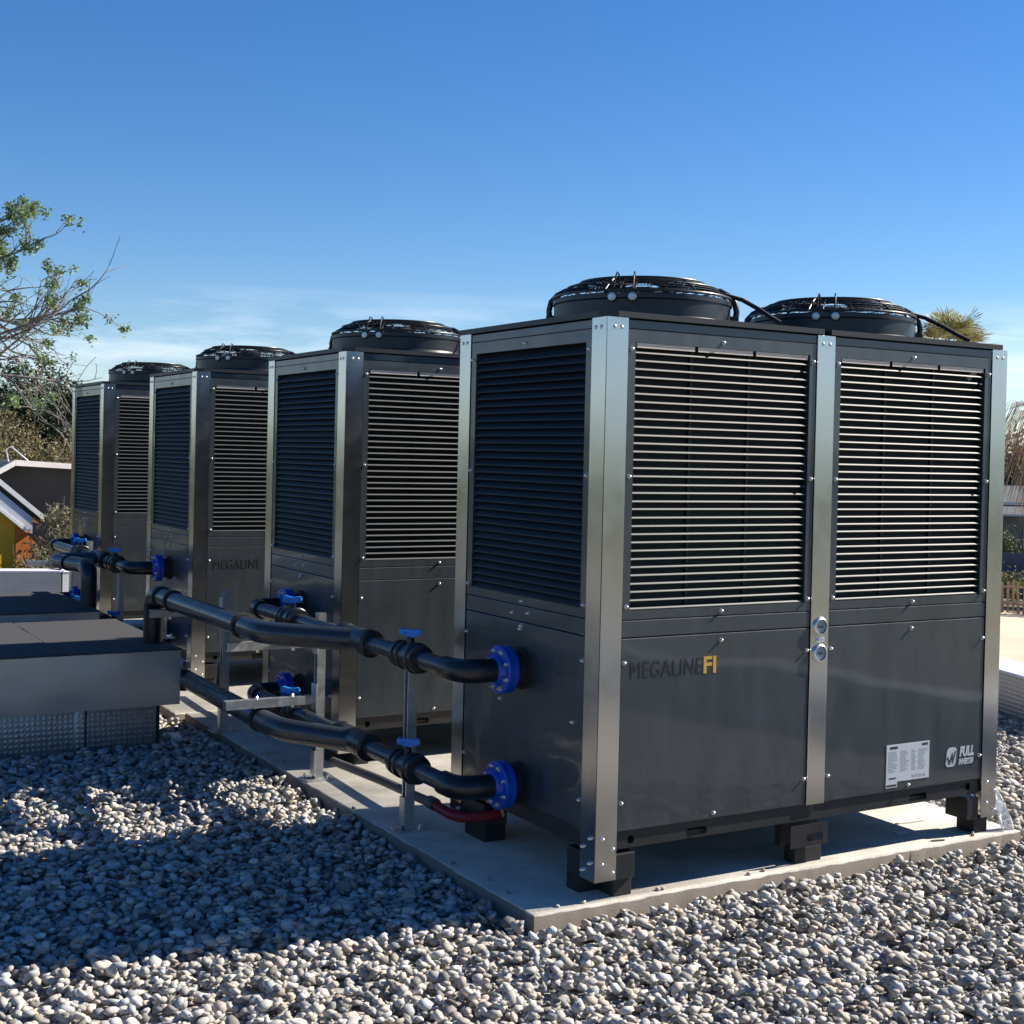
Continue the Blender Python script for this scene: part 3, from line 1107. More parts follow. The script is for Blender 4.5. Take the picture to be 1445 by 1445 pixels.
def branch(root, fy, ty, z, vy):
    """flange at fy, elbow, pipe run to the tee at ty"""
    flange(root, fy, z)
    x = -0.262
    bm = nb()
    s = 1 if ty > fy else -1
    pts = [(-0.118, fy, z)] + bend((-0.118, fy, z), (x, fy, z), (x, fy + s * 0.3, z), 0.085) 
    tube(bm, pts + [(x, fy + s * 0.125, z)], 0.047, 20)
    obj('elbow', bm, M['pvc_dark'], root, 60)
    bm = nb()
    tube(bm, [(x, fy + s * 0.12, z), (x, vy - s * 0.09, z)], 0.0365, 20)
    obj('pipe', bm, M['pvc'], root, 60)
    valve(root, vy, z)
    bm = nb()
    tube(bm, [(x, vy + s * 0.09, z), (x, ty - s * 0.05, z)], 0.0365, 20)
    obj('pipe', bm, M['pvc'], root, 60)
    bm = nb()
    lathe(bm, [(0.045, -0.06), (0.061, -0.055), (0.061, -0.02), (0.056, -0.012), (0.056, 0.05)], (x, ty - s * 0.02, z), 'Y', 28)
    if s < 0:
        for v in bm.verts:
            v.co.y = 2 * (ty - s * 0.02) - v.co.y
    obj('reducer', bm, M['pvc_dark'], root)

def clamp(root, x, y, z, r=0.056, axis='Y'):
    bm = nb()
    lathe(bm, [(r - 0.006, -0.016), (r + 0.002, -0.016), (r + 0.004, -0.012), (r + 0.004, 0.012), (r + 0.002, 0.016), (r - 0.006, 0.016)], (x, y, z), axis, 28)
    obj('pipe_clamp', bm, M['rubber'], root)

def run_near(z, hx, end, label):
    root = empty('pipework', (0, 0, 0))
    branch(root, 0.545, 1.44, z, 0.985)
    branch(root, UY[1] + 0.545, 1.60, z, 2.30)
    bm = nb()
    x = -0.262
    tube(bm, [(x, 1.43, z), (x, 1.61, z)], 0.0565, 24)
    obj('tee', bm, M['pvc'], root, 60)
    bm = nb()
    path = [(x, 1.50, z)] + bend((x, 1.50, z), (hx, 1.88, z), (hx, 2.4, z), 0.09, 6)
    tube(bm, path + [(hx, 2.10, z)], 0.0520, 24)
    obj('bend', bm, M['pvc'], root, 60)
    bm = nb()
    if end == 'down':
        tube(bm, [(hx, 2.09, z), (hx, 3.50, z)], 0.0500, 24)
        obj('header_pipe', bm, M['pvc'], root, 60)
        bm = nb()
        tube(bm, [(hx, 3.49, z)] + bend((hx, 3.49, z), (hx, 3.63, z), (hx, 3.63, 0.4), 0.11) + [(hx, 3.63, 0.40)], 0.0560, 24)
        obj('elbow', bm, M['pvc_dark'], root, 60)
        cl = (2.14, 3.25, 3.47)
    else:
        tube(bm, [(hx, 2.09, z), (hx + 0.03, 3.9, z), (hx + 0.03, 4.5, z - 0.02)], 0.0500, 24)
        obj('header_pipe', bm, M['pvc'], root, 60)
        cl = (2.14, 3.35)
    for y in cl:
        clamp(root, hx, y, z)
    return tag(root, label, 'pipework')

run_near(0.764, -0.572, 'down', 'upper dark plastic pipe run joining the two nearest heat pumps')
run_near(0.313, -0.475, 'straight', 'lower dark plastic pipe run joining the two nearest heat pumps')

def run_far(z, label, hx=-0.50):
    root = empty('pipework', (0, 0, 0))
    branch(root, UY[2] + 0.545, 6.03, z, 5.70)
    branch(root, UY[3] + 0.545, 6.19, z, 6.75)
    x = -0.262
    bm = nb()
    tube(bm, [(x, 6.02, z), (x, 6.20, z)], 0.062, 24)
    obj('tee', bm, M['pvc'], root, 60)
    bm = nb()
    tube(bm, [(x, 6.10, z)] + bend((x, 6.10, z), (hx - 0.11, 6.16, z), (hx, 5.6, z), 0.15, 9) + [(hx, 5.58, z)], 0.052, 24)
    obj('bend', bm, M['pvc'], root, 60)
    bm = nb()
    tube(bm, [(hx, 5.60, z)] + bend((hx, 5.60, z), (hx, 5.46, z), (hx, 5.46, 0.3), 0.09) + [(hx, 5.46, 0.1 if z < 0.5 else 0.38)], 0.054, 24)
    obj('elbow', bm, M['pvc_dark'], root, 60)
    clamp(root, hx - 0.05, 5.84, z, 0.054)
    return tag(root, label, 'pipework')
run_far(0.764, 'upper dark plastic pipe run joining the two farthest heat pumps')
run_far(0.313, 'lower pipe run with blue flanges at the farthest pumps, mostly hidden')

def conduit(y0, label, label2):
    bm = nb()
    tube(bm, [(-0.05, y0 + 2.25, 0.05), (-0.045, y0 + 1.7, 0.075), (-0.045, y0 + 1.28, 0.085), (-0.045, y0 + 1.17, 0.09)], 0.021, 10)
    lathe(bm, [(0.026, -0.03), (0.028, -0.02), (0.028, 0.03), (0.024, 0.036)], (-0.045, y0 + 1.17, 0.09), 'Y', 14)
    o = obj('conduit', bm, M['conduit'], None, 60)
    tag(o, label, 'conduit', 'conduits along the pads')
    bm = nb()
    P = [Vector(p) for p in ((-0.045, y0 + 1.16, 0.09), (-0.046, y0 + 1.10, 0.085), (-0.048, y0 + 1.02, 0.083), (-0.045, y0 + 0.94, 0.088), (-0.03, y0 + 0.87, 0.10), (0.02, y0 + 0.80, 0.12), (0.06, y0 + 0.76, 0.14))]
    pts, rad = [], []
    n = 96
    for i in range(n + 1):
        t = i / n * (len(P) - 1)
        k = min(int(t), len(P) - 2)
        w = t - k
        p = P[k].lerp(P[k + 1], w)
        a = P[max(0, k - 1)]
        b = P[min(len(P) - 1, k + 2)]
        p = p + ((P[k] * 2 - a - P[k + 1]) * (1 - w) + (P[k + 1] * 2 - P[k] - b) * w) * (w * (1 - w) * 0.25)
        pts.append(p)
        rad.append(0.0185 if i % 2 else 0.0225)
    tube(bm, pts, rad, 10)
    o = obj('hose', bm, M['red'], None, 20)
    tag(o, label2, 'hose', 'red corrugated hoses')
conduit(0.0, 'dark conduit lying under the nearest lower pipe on the pad', 'red corrugated hose below the lower blue flange of the nearest heat pump')
conduit(UY[1], 'dark conduit on the pad beyond the second heat pump', 'red corrugated hose behind the lower pipe at the second heat pump')

# ------------------------------------------------------------------ galvanised pipe supports
def channel(bm, p, q, w=0.041, t=0.0035, open_dir=Vector((1, 0, 0))):
    """C channel from p to q, open towards open_dir"""
    p, q = Vector(p), Vector(q)
    d = (q - p).normalized()
    o = (open_dir - d * open_dir.dot(d)).normalized()
    s = d.cross(o)
    h = w / 2
    prof = [(-h, -h), (h, -h), (h, -h + 0.009), (h - t, -h + 0.009), (h - t, -h + t), (-h + t, -h + t), (-h + t, h - t), (h - t, h - t), (h - t, h - 0.009), (h, h - 0.009), (h, h), (-h, h)]
    A = [bm.verts.new(p + o * a + s * b) for a, b in prof]
    B = [bm.verts.new(q + o * a + s * b) for a, b in prof]
    n = len(prof)
    for i in range(n):
        bm.faces.new([A[i], A[(i + 1) % n], B[(i + 1) % n], B[i]])
    for L in (A, B):
        tri = tessellate_polygon([[Vector((a, b, 0)) for a, b in prof]])
        for tr in tri:
            if len(set(tr)) == 3:
                bm.faces.new([L[i] for i in tr])

def support(x, y, top, arms, label, z0=0.0, reach=-0.655):
    root = empty('pipe_support', (x, y, z0))
    bm = nb()
    channel(bm, (0, 0, 0.006), (0, 0, top), open_dir=Vector((-1, 0.0, 0)))
    obj('post', bm, M['galv'], root)
    bm = nb()
    box(bm, -0.075, 0.06, -0.06, 0.06, 0.0, 0.006, 0.001)
    obj('base_plate', bm, M['galv'], root)
    for k, (bx, by) in enumerate(((-0.055, 0.035), (0.042, -0.035))):
        bm = nb()
        lathe(bm, [(0.010, 0.006), (0.010, 0.014), (0.006, 0.015), (0.005, 0.026)], (bx, by, 0), 'Z', 6)
        obj('bolt', bm, M['screw'], root)
    bm = nb()
    box(bm, -0.03, -0.0215, -0.024, 0.024, 0.02, 0.14, 0.0015)
    obj('sleeve', bm, M['galv'], root)
    for az in arms:
        bm = nb()
        channel(bm, (-0.0245, 0, az), (reach - x, 0, az), open_dir=Vector((0, 0, -1)))
        a = obj('arm', bm, M['galv'], root)
        bm = nb()
        box(bm, -0.030, -0.0215, -0.03, 0.03, az - 0.055, az + 0.075, 0.0015)
        obj('bracket_plate', bm, M['galv'], a)
        for ax in (-0.14, -0.32):
            if reach - x < ax - 0.03:
                bm = nb()
                lathe(bm, [(0.004, -0.034), (0.008, -0.033), (0.008, -0.022), (0.004, -0.0215)], (ax, 0, az), 'Z', 8)
                lathe(bm, [(0.008, 0.0212), (0.008, 0.029), (0.004, 0.034)], (ax, 0, az), 'Z', 8)
                obj('bolt', bm, M['screw'], a)
    return tag(root, label, 'pipe support', 'galvanised pipe supports')
support(-0.175, 1.150, 0.69, (), 'galvanised upright behind the nearest blue handled valves')
support(-0.178, 2.135, 0.81, (0.668, 0.392), 'galvanised upright with two arms under the pipe bends, before the second pump')
support(-0.225, 3.400, 0.80, (0.682,), 'galvanised upright in front of the third heat pump, behind the header')
support(-0.175, 5.87, 0.69, (), 'galvanised upright below the blue valve at the third pump')
support(-0.178, 6.80, 0.85, (0.682,), 'galvanised upright near the farthest heat pump')
support(-0.47, 3.80, 0.205, (), 'short galvanised stub standing on the nearer felt covered box', 0.49)

# ------------------------------------------------------------------ roof boxes on the left
def roof_box(x0, x1, y0, y1, zc0, zc1, label, seams, sheets):
    root = empty('roof_box', ((x0 + x1) / 2, (y0 + y1) / 2, GZ - 0.02))
    inv = Vector(root.location)
    def add(name, bm, mt, angle=35):
        for v in bm.verts:
            v.co -= inv
        return obj(name, bm, mt, root, angle)
    bm = nb()
    bx1 = x1 - 0.10
    box(bm, x0 + 0.1, bx1, y0 + 0.06, y1 - 0.06, GZ - 0.05, zc0 + 0.01, 0.004)
    add('curb', bm, M['membrane'])
    for s in seams:
        bm = nb()
        box(bm, s - 0.03, s + 0.03, y0 + 0.053, y0 + 0.0595, GZ - 0.05, zc0 - 0.002, 0.002)
        add('seam_strip', bm, M['membrane'])
        bm = nb()
        box(bm, s + 0.031, s + 0.039, y0 + 0.055, y0 + 0.0597, GZ - 0.05, zc0 - 0.002)
        add('seam_bitumen', bm, M['rubber'])
    bm = nb()
    box(bm, bx1 - 0.012, bx1 + 0.004, y0 + 0.052, y0 + 0.075, GZ - 0.05, zc0 - 0.001)
    add('corner_bitumen', bm, M['rubber'])
    # cap: four folded sheet sides
    for (a, b, c_, d) in ((x0, x1, y0, y0 + 0.003), (x0, x1, y1 - 0.003, y1), (x1 - 0.003, x1, y0 + 0.0035, y1 - 0.0035), (x0, x0 + 0.003, y0 + 0.0035, y1 - 0.0035)):
        bm = nb()
        box(bm, a, b, c_, d, zc0, zc1 - 0.002)
        if d - c_ < 0.01 and c_ == y0:        # fine grid so the sheet can bulge a little
            bmesh.ops.subdivide_edges(bm, edges=bm.edges[:], cuts=6, use_grid_fill=True)
            for v in bm.verts:
                t = (v.co.x - x0) / (x1 - x0)
                s_ = (v.co.z - zc0) / (zc1 - zc0)
                v.co.y -= 0.006 * math.sin(math.pi * s_) * math.sin(math.pi * t) + 0.003 * math.sin(9 * t)
        add('cap_sheet', bm, M['sheet'])
    n = len(sheets) - 1
    for i in range(n):
        bm = nb()
        r2 = random.Random(i + int(y0 * 10))
        pts = slab_edge([(sheets[i] + 0.004, y0 - 0.012), (sheets[i + 1] - 0.004, y0 - 0.012), (sheets[i + 1] - 0.004, y1 + 0.01), (sheets[i] + 0.004, y1 + 0.01)], 0.05, 0.003, r2)
        prism(bm, pts, TOP, zc1 - 0.001, zc1 + 0.007 + 0.003 * (i % 2))
        add('felt_sheet', bm, M['felt'])
    return tag(root, label, 'roof box')
roof_box(-2.9, -0.502, 3.33, 4.73, 0.186, 0.486, 'nearer low box with black felt top and grey sheet sides', (-1.03, -1.9), (-2.9, -2.05, -1.13, -0.495))
roof_box(-2.9, -0.49, 5.21, 6.50, 0.186, 0.486, 'farther low box with black felt top behind the nearer one', (-1.4,), (-2.9, -1.6, -0.485))

# parapets
def parapet(p, q, w, z0, z1, label):
    p, q = Vector(p), Vector(q)
    L = (q - p).length
    ang = math.atan2(q.y - p.y, q.x - p.x)
    root = empty('parapet', (p.x, p.y, z0), ang)
    h = z1 - z0
    bm = nb()
    box(bm, 0, L, 0, w, 0, h, 0.004)
    obj('upstand', bm, M['membrane'], root)
    bm = nb()
    box(bm, -0.003, L + 0.003, -0.02, w + 0.02, h, h + 0.02, 0.004)
    obj('coping', bm, M['lilac'], root)
    return tag(root, label, 'parapet')
parapet((-8.0, 13.70), (0.575, 11.25), 0.25, -0.09, 0.20, 'silver membrane parapet at the far left edge of the roof')
parapet((0.60, 11.262), (1.75, 11.90), 0.25, -0.09, 0.20, 'short sunlit parapet return beside the farthest heat pump')
parapet((7.2, 10.0), (2.05, -6.0), 0.30, -0.09, 0.235, 'low silver parapet with pale coping at the right roof edge')

# ------------------------------------------------------------------ small litter
bm = nb()
prism(bm, [(1.68, 0.145), (1.75, 0.15), (1.76, 0.185), (1.70, 0.19)], TOP, 0.001, 0.003)
tag(obj('paper_scrap', bm, M['paper']), 'small pale scrap on the pad under the nearest heat pump', 'scrap')
bm = nb()
tube(bm, [(1.80, 0.275, 0.004), (1.88, 0.262, 0.006), (1.97, 0.262, 0.004)], 0.003, 6)
tag(obj('straw', bm, M['paper'], None, 60), 'thin pale stick on the shaded pad under the nearest heat pump', 'stick')
bm = nb()
tube(bm, [(1.735, 0.012, 0.004), (1.77, 0.002, 0.005), (1.80, -0.004, 0.004)], 0.0035, 6)
tag(obj('twig', bm, M['bark'], None, 60), 'small dark twig on the sunlit front edge of the pad', 'twig')
# clear plastic film hanging at the far corner post
bm = nb()
rng = random.Random(8)
rows = []
for i in range(9):
    t = i / 8
    w = 0.012 + 0.085 * t
    row = []
    for j in range(7):
        s = j / 6 - 0.5
        row.append(bm.verts.new((2.126 + 0.075 * t + s * w * 1.1 + rng.gauss(0, 0.003), 0.03 + 0.02 * math.sin(s * 9 + t * 3) * (0.3 + t) - 0.03 * t, 0.215 - 0.214 * t + rng.gauss(0, 0.002) * (t > 0) + 0.001)))
    rows.append(row)
for A, B in zip(rows, rows[1:]):
    for j in range(6):
        bm.faces.new([A[j], A[j + 1], B[j + 1], B[j]])
bmesh.ops.solidify(bm, geom=bm.faces[:], thickness=0.0006)
tag(obj('plastic_film', bm, M['film'], None, 80), 'crumpled clear plastic film at the right corner post foot', 'plastic film')
bm = nb()
prism(bm, slab_edge([(-0.57, 3.50), (-0.45, 3.44), (-0.42, 3.60), (-0.50, 3.64)], 0.03, 0.004, random.Random(2)), TOP, -0.05, -0.028)
tag(obj('stone_slab', bm, M['white']), 'flat white slab on the gravel beside the near box corner', 'slab')

# ------------------------------------------------------------------ gravel: every stone its own ellipsoid, settled on a height map
def gravel():
    rng = np.random.default_rng(21)
    x0, x1, y0, y1 = -3.6, 5.2, -2.9, 6.2
    cell = 0.006
    nx, ny = int((x1 - x0) / cell), int((y1 - y0) / cell)
    hm = np.full((nx, ny), GZ - 0.03, np.float32)
    dens = 1800
    N = int((x1 - x0) * (y1 - y0) * dens)
    P = np.stack([rng.uniform(x0, x1, N), rng.uniform(y0, y1, N)], 1)
    keep = np.ones(N, bool)
    X, Y = P[:, 0], P[:, 1]
    keep &= ~((X > -0.272) & (X < 2.25) & (Y > -0.03))
    keep &= ~((X > -0.33) & (X < 2.25) & (Y > 3.98))
    keep &= ~((X < -0.585) & (Y > 3.38) & (Y < 4.68))
    keep &= ~((X < -0.57) & (Y > 5.25))
    px = 4.62 + (Y - 1.95) * 0.322
    keep &= X < px - 0.03
    keep &= ~((X > 2.25) & (Y > 4.5))
    # stones in view, with a margin for a step to the side
    d = np.stack([X - CAM.x, Y - CAM.y, np.full(N, GZ - CAM.z)], 1)
    zz = d @ np.array(f_)
    uu = 0.495 + 1.3237 * (d @ np.array(r_)) / np.maximum(zz, 0.1)
    vv = 0.4576 - 1.3237 * (d @ np.array(u_)) / np.maximum(zz, 0.1)
    keep &= (zz > 1.5) & (uu > -0.28) & (uu < 1.22) & (vv < 1.24)
    P = P[keep]
    zz = zz[keep]
    inside = ((uu > -0.03) & (uu < 1.03) & (vv < 1.05))[keep]
    n = len(P)
    a = np.clip(rng.lognormal(math.log(0.0186), 0.25, n), 0.006, 0.032)
    b = a * rng.uniform(0.60, 0.90, n)
    c = a * rng.uniform(0.28, 0.52, n)
    order = np.argsort(-a * rng.uniform(0.3, 1.6, n) * 0 + rng.uniform(0, 1, n))
    yaw = rng.uniform(0, 2 * np.pi, n)
    tx = rng.normal(0, 0.36, n)
    ty = rng.normal(0, 0.36, n)
    Z = np.zeros(n)
    for i in order:
        rr = b[i] * 0.85
        k = int(rr / cell) + 1
        ix, iy = int((P[i, 0] - x0) / cell), int((P[i, 1] - y0) / cell)
        sl = hm[max(0, ix - k):ix + k + 1, max(0, iy - k):iy + k + 1]
        if sl.size == 0:
            continue
        base = float(np.sort(sl, axis=None)[int(sl.size * 0.72)])
        z = base + c[i] * 0.80
        z = min(z, GZ + 0.020 + 0.012 * math.sin(P[i, 0] * 3.1) * math.sin(P[i, 1] * 2.7))
        Z[i] = z
        gx = (np.arange(sl.shape[0]) - min(ix, k)) * cell
        gy = (np.arange(sl.shape[1]) - min(iy, k)) * cell
        q = 1 - (gx[:, None] ** 2 + gy[None, :] ** 2) / (rr * rr * 1.3)
        top = z + c[i] * np.sqrt(np.clip(q, 0, 1)) * 0.9
        np.maximum(sl, np.where(q > 0, top, -9), out=sl)
    # a few strays kicked up onto the pad edge
    for k in range(16):
        i = int(rng.integers(0, n))
        if rng.uniform() < 0.5:
            P[i] = (rng.uniform(-0.2, 2.1), rng.uniform(-0.012, 0.03))
        else:
            P[i] = (rng.uniform(-0.25, -0.21), rng.uniform(0.1, 3.8))
        a[i], b[i], c[i] = 0.011, 0.008, 0.006
        tx[i] = ty[i] = 0.0
        Z[i] = 0.0055
    # base shapes
    shapes = {}
    for lv in (0, 1, 2):
        L = []
        for s in range(14):
            bm = bmesh.new()
            bmesh.ops.create_icosphere(bm, subdivisions=max(1, lv), radius=1)
            if lv == 0:                 # far stones: fewer faces
                bm.free()
                bm = bmesh.new()
                bmesh.ops.create_uvsphere(bm, u_segments=6, v_segments=4, radius=1.05)
                bmesh.ops.triangulate(bm, faces=bm.faces[:])
            rg = np.random.default_rng(s + 100)
            ax = rg.normal(size=(6, 3))
            ax /= np.linalg.norm(ax, axis=1)[:, None]
            am = rg.normal(0, 0.095, 6)
            vs = np.array([v.co[:] for v in bm.verts])
            dsp = 1 + sum(am[k] * np.maximum(0, vs @ ax[k]) ** 2 * 1.5 for k in range(6))
            vs = vs * dsp[:, None]
            vs = np.sign(vs) * np.abs(vs) ** 0.97
            fs = np.array([[v.index for v in f.verts] for f in bm.faces])
            bm.free()
            L.append((vs.astype(np.float32), fs))
        shapes[lv] = L
    cy, sy = np.cos(yaw), np.sin(yaw)
    V, F, C = [], [], []
    off = 0
    tone = np.clip(rng.normal(0.41, 0.105, n), 0.12, 0.68)
    hue = rng.uniform(0, 1, n)
    colr = np.stack([tone * 1.03, tone * 0.985, tone * 0.91], 1)
    warm = hue < 0.20
    colr[warm] = np.stack([tone * 1.10, tone * 0.96, tone * 0.80], 1)[warm]
    pink = (hue > 0.20) & (hue < 0.22)
    colr[pink] = np.stack([tone * 1.12, tone * 0.90, tone * 0.80], 1)[pink]
    cool = hue > 0.82
    colr[cool] = np.stack([tone * 0.90, tone * 0.93, tone * 0.96], 1)[cool]
    dark = (hue > 0.66) & (hue < 0.74)
    colr[dark] *= 0.5
    pick = rng.integers(0, 14, n)
    lvl = np.where((zz < 3.9) & inside & (a > 0.016), 2, np.where((zz > 6.8) | ~inside, 0, 1))
    for i in range(n):
        vs, fs = shapes[int(lvl[i])][pick[i]]
        q = vs * np.array([a[i], b[i], c[i]], np.float32)
        # tilt about x then y, then yaw
        s1, c1 = math.sin(tx[i]), math.cos(tx[i])
        s2, c2 = math.sin(ty[i]), math.cos(ty[i])
        Rm = np.array([[cy[i], -sy[i], 0], [sy[i], cy[i], 0], [0, 0, 1]]) @ np.array([[c2, 0, s2], [0, 1, 0], [-s2, 0, c2]]) @ np.array([[1, 0, 0], [0, c1, -s1], [0, s1, c1]])
        q = q @ Rm.T.astype(np.float32)
        q += np.array([P[i, 0], P[i, 1], Z[i]], np.float32)
        V.append(q)
        F.append(fs + off)
        C.append(np.broadcast_to(np.append(colr[i], 1.0).astype(np.float32), (len(q), 4)))
        off += len(q)
    V = np.concatenate(V)
    F = np.concatenate(F)
    C = np.concatenate(C)
    me = bpy.data.meshes.new('gravel')
    me.vertices.add(len(V))
    me.vertices.foreach_set('co', V.ravel())
    me.loops.add(F.size)
    me.loops.foreach_set('vertex_index', F.ravel().astype(np.int32))
    me.polygons.add(len(F))
    me.polygons.foreach_set('loop_start', np.arange(0, F.size, 3, dtype=np.int32))
    me.polygons.foreach_set('use_smooth', np.ones(len(F), bool))
    ca = me.color_attributes.new('pcol', 'FLOAT_COLOR', 'POINT')
    ca.data.foreach_set('color', np.ascontiguousarray(C).ravel())
    me.update()
    me.validate()
    print('pebbles', n, 'tris', len(F))
    o = link('gravel', me, M['pebble'])
    tag(o, 'loose rounded grey and tan pebbles covering the roof', 'gravel', kind='stuff')
gravel()

# ------------------------------------------------------------------ vegetation
def quads_mesh(name, cen, nor, size, asp, tint, mt, parent=None, roll=None, rng=None):
    """leaf cards: folded diamonds"""
    n = len(cen)
    nor = nor / np.linalg.norm(nor, axis=1)[:, None]
    ref = rng.normal(size=(n, 3))
    t = np.cross(nor, ref)
    t /= np.linalg.norm(t, axis=1)[:, None]
    b = np.cross(nor, t)
    s = size[:, None]
    v0 = cen - t * s
    v1 = cen + b * s * asp + nor * s * 0.18
    v2 = cen + t * s
    v3 = cen - b * s * asp + nor * s * 0.18
    V = np.stack([v0, v1, v2, v3], 1).reshape(-1, 3).astype(np.float32)
    me = bpy.data.meshes.new(name)
    me.vertices.add(4 * n)
    me.vertices.foreach_set('co', V.ravel())
    me.loops.add(4 * n)
    me.loops.foreach_set('vertex_index', np.arange(4 * n, dtype=np.int32))
    me.polygons.add(n)
    me.polygons.foreach_set('loop_start', np.arange(0, 4 * n, 4, dtype=np.int32))
    at = me.attributes.new('tint', 'FLOAT', 'POINT')
    at.data.foreach_set('value', np.repeat(tint, 4).astype(np.float32))
    me.update()
    return link(name, me, mt, parent)

def bush_crown(name, root, lobes, n, size, mt, seed, asp=0.55):
    """leaves gathered in small clumps spread through several lobes (centre, radii)"""
    rng = np.random.default_rng(seed)
    cen, tint = [], []
    vol = np.array([l[1][0] * l[1][1] * l[1][2] for l in lobes]) ** 0.7
    vol /= vol.sum()
    per = 14
    for (c, r), w in zip(lobes, vol):
        k = max(3, int(n * w / per))
        d = rng.normal(size=(k, 3))
        d /= np.linalg.norm(d, axis=1)[:, None]
        rad = rng.uniform(0.45, 1.06, (k, 1)) ** 0.6
        cc = np.array(c) + d * rad * np.array(r)
        tt = rng.uniform(0, 1, k)
        for j in range(per):
            cen.append(cc + rng.normal(size=(k, 3)) * size * 1.9)
            tint.append(np.clip(tt * 0.7 + rng.uniform(-0.1, 0.4, k), 0, 1))
    cen = np.concatenate(cen)
    tint = np.concatenate(tint)
    nor = rng.normal(size=cen.shape) + np.array([0, 0, 0.5])
    return quads_mesh(name, cen, nor, rng.uniform(0.6, 1.3, len(cen)) * size, asp, tint, mt, root, rng=rng)

def local(root, pts):
    o = Vector(root.location)
    return [tuple(Vector(p) - o) for p in pts]

def simple_tree(name, base, top, width, n, size, mt, seed, label, cat='tree', group=None, lobes_n=9, trunk_r=0.14, bark='bark', low=0.35):
    rng = random.Random(seed)
    root = empty(name, base)
    h = top - base[2]
    bm = nb()
    tube(bm, [(0, 0, 0), (0.05, 0.02, h * 0.3), (-0.04, 0.05, h * 0.62)], [trunk_r, trunk_r * 0.7, trunk_r * 0.3], 8)
    for k in range(5):
        a = rng.uniform(0, 6.28)
        z = h * rng.uniform(0.25, 0.5)
        tube(bm, [(0.02, 0.02, z), (math.cos(a) * width * 0.25, math.sin(a) * width * 0.25, z + h * 0.18), (math.cos(a) * width * 0.4, math.sin(a) * width * 0.4, z + h * 0.36)], [trunk_r * 0.45, trunk_r * 0.25, trunk_r * 0.08], 6)
    obj('trunk', bm, M[bark], root, 60)
    lobes = []
    for k in range(lobes_n):
        a = rng.uniform(0, 6.28)
        z = h * rng.uniform(low, 0.86)
        f = math.sqrt(max(0.05, 1 - ((z / h - 0.55) / 0.5) ** 2))
        rr = width / 2 * f * rng.uniform(0.3, 0.75)
        s = width * rng.uniform(0.19, 0.30)
        lobes.append(((math.cos(a) * rr, math.sin(a) * rr, z), (s, s, s * 0.8)))
    lobes.append(((0, 0, h - width * 0.15), (width * 0.2, width * 0.2, width * 0.15)))
    bush_crown('crown', root, lobes, n, size, M[mt], seed)
    return tag(root, label, cat, group)

GR = -3.0
# dense evergreens far left
simple_tree('evergreen_tree', (6.0, 39.5, GR), 4.35, 4.6, 50000, 0.062, 'leaf_dark', 1, 'dark dense evergreen crown against the sky behind the leaning tree', group='evergreens at the far left', lobes_n=30)
simple_tree('evergreen_tree', (3.6, 38.5, GR), 3.6, 4.0, 40000, 0.062, 'leaf_dark', 2, 'dark evergreen at the left picture edge, lower than its neighbour', group='evergreens at the far left', lobes_n=24)
simple_tree('evergreen_tree', (7.9, 40.5, GR), 3.5, 3.8, 40000, 0.062, 'leaf_dark', 3, 'dark evergreen just left of the farthest heat pump', group='evergreens at the far left', lobes_n=24)
# dry brown shrubs in front of them
simple_tree('dry_shrub', (2.9, 27.0, GR), 2.35, 3.4, 20000, 0.035, 'leaf_dry', 4, 'dry brown shrub above the dark shelter roof, at the left edge', 'shrub', 'dry shrubs at the far left', 14, 0.1, 'twig', 0.3)
simple_tree('dry_shrub', (4.4, 27.5, GR), 1.95, 2.6, 16000, 0.035, 'leaf_dry', 5, 'dry brown shrub beside the farthest heat pump, above the shelter', 'shrub', 'dry shrubs at the far left', 12, 0.1, 'twig', 0.3)
simple_tree('young_tree', (1.45, 22.6, GR), 2.2, 1.5, 1800, 0.05, 'leaf_hedge', 6, 'light green leafy young tree at the left edge before the dry shrub', 'tree', None, 9, 0.07, 'twig', 0.55)

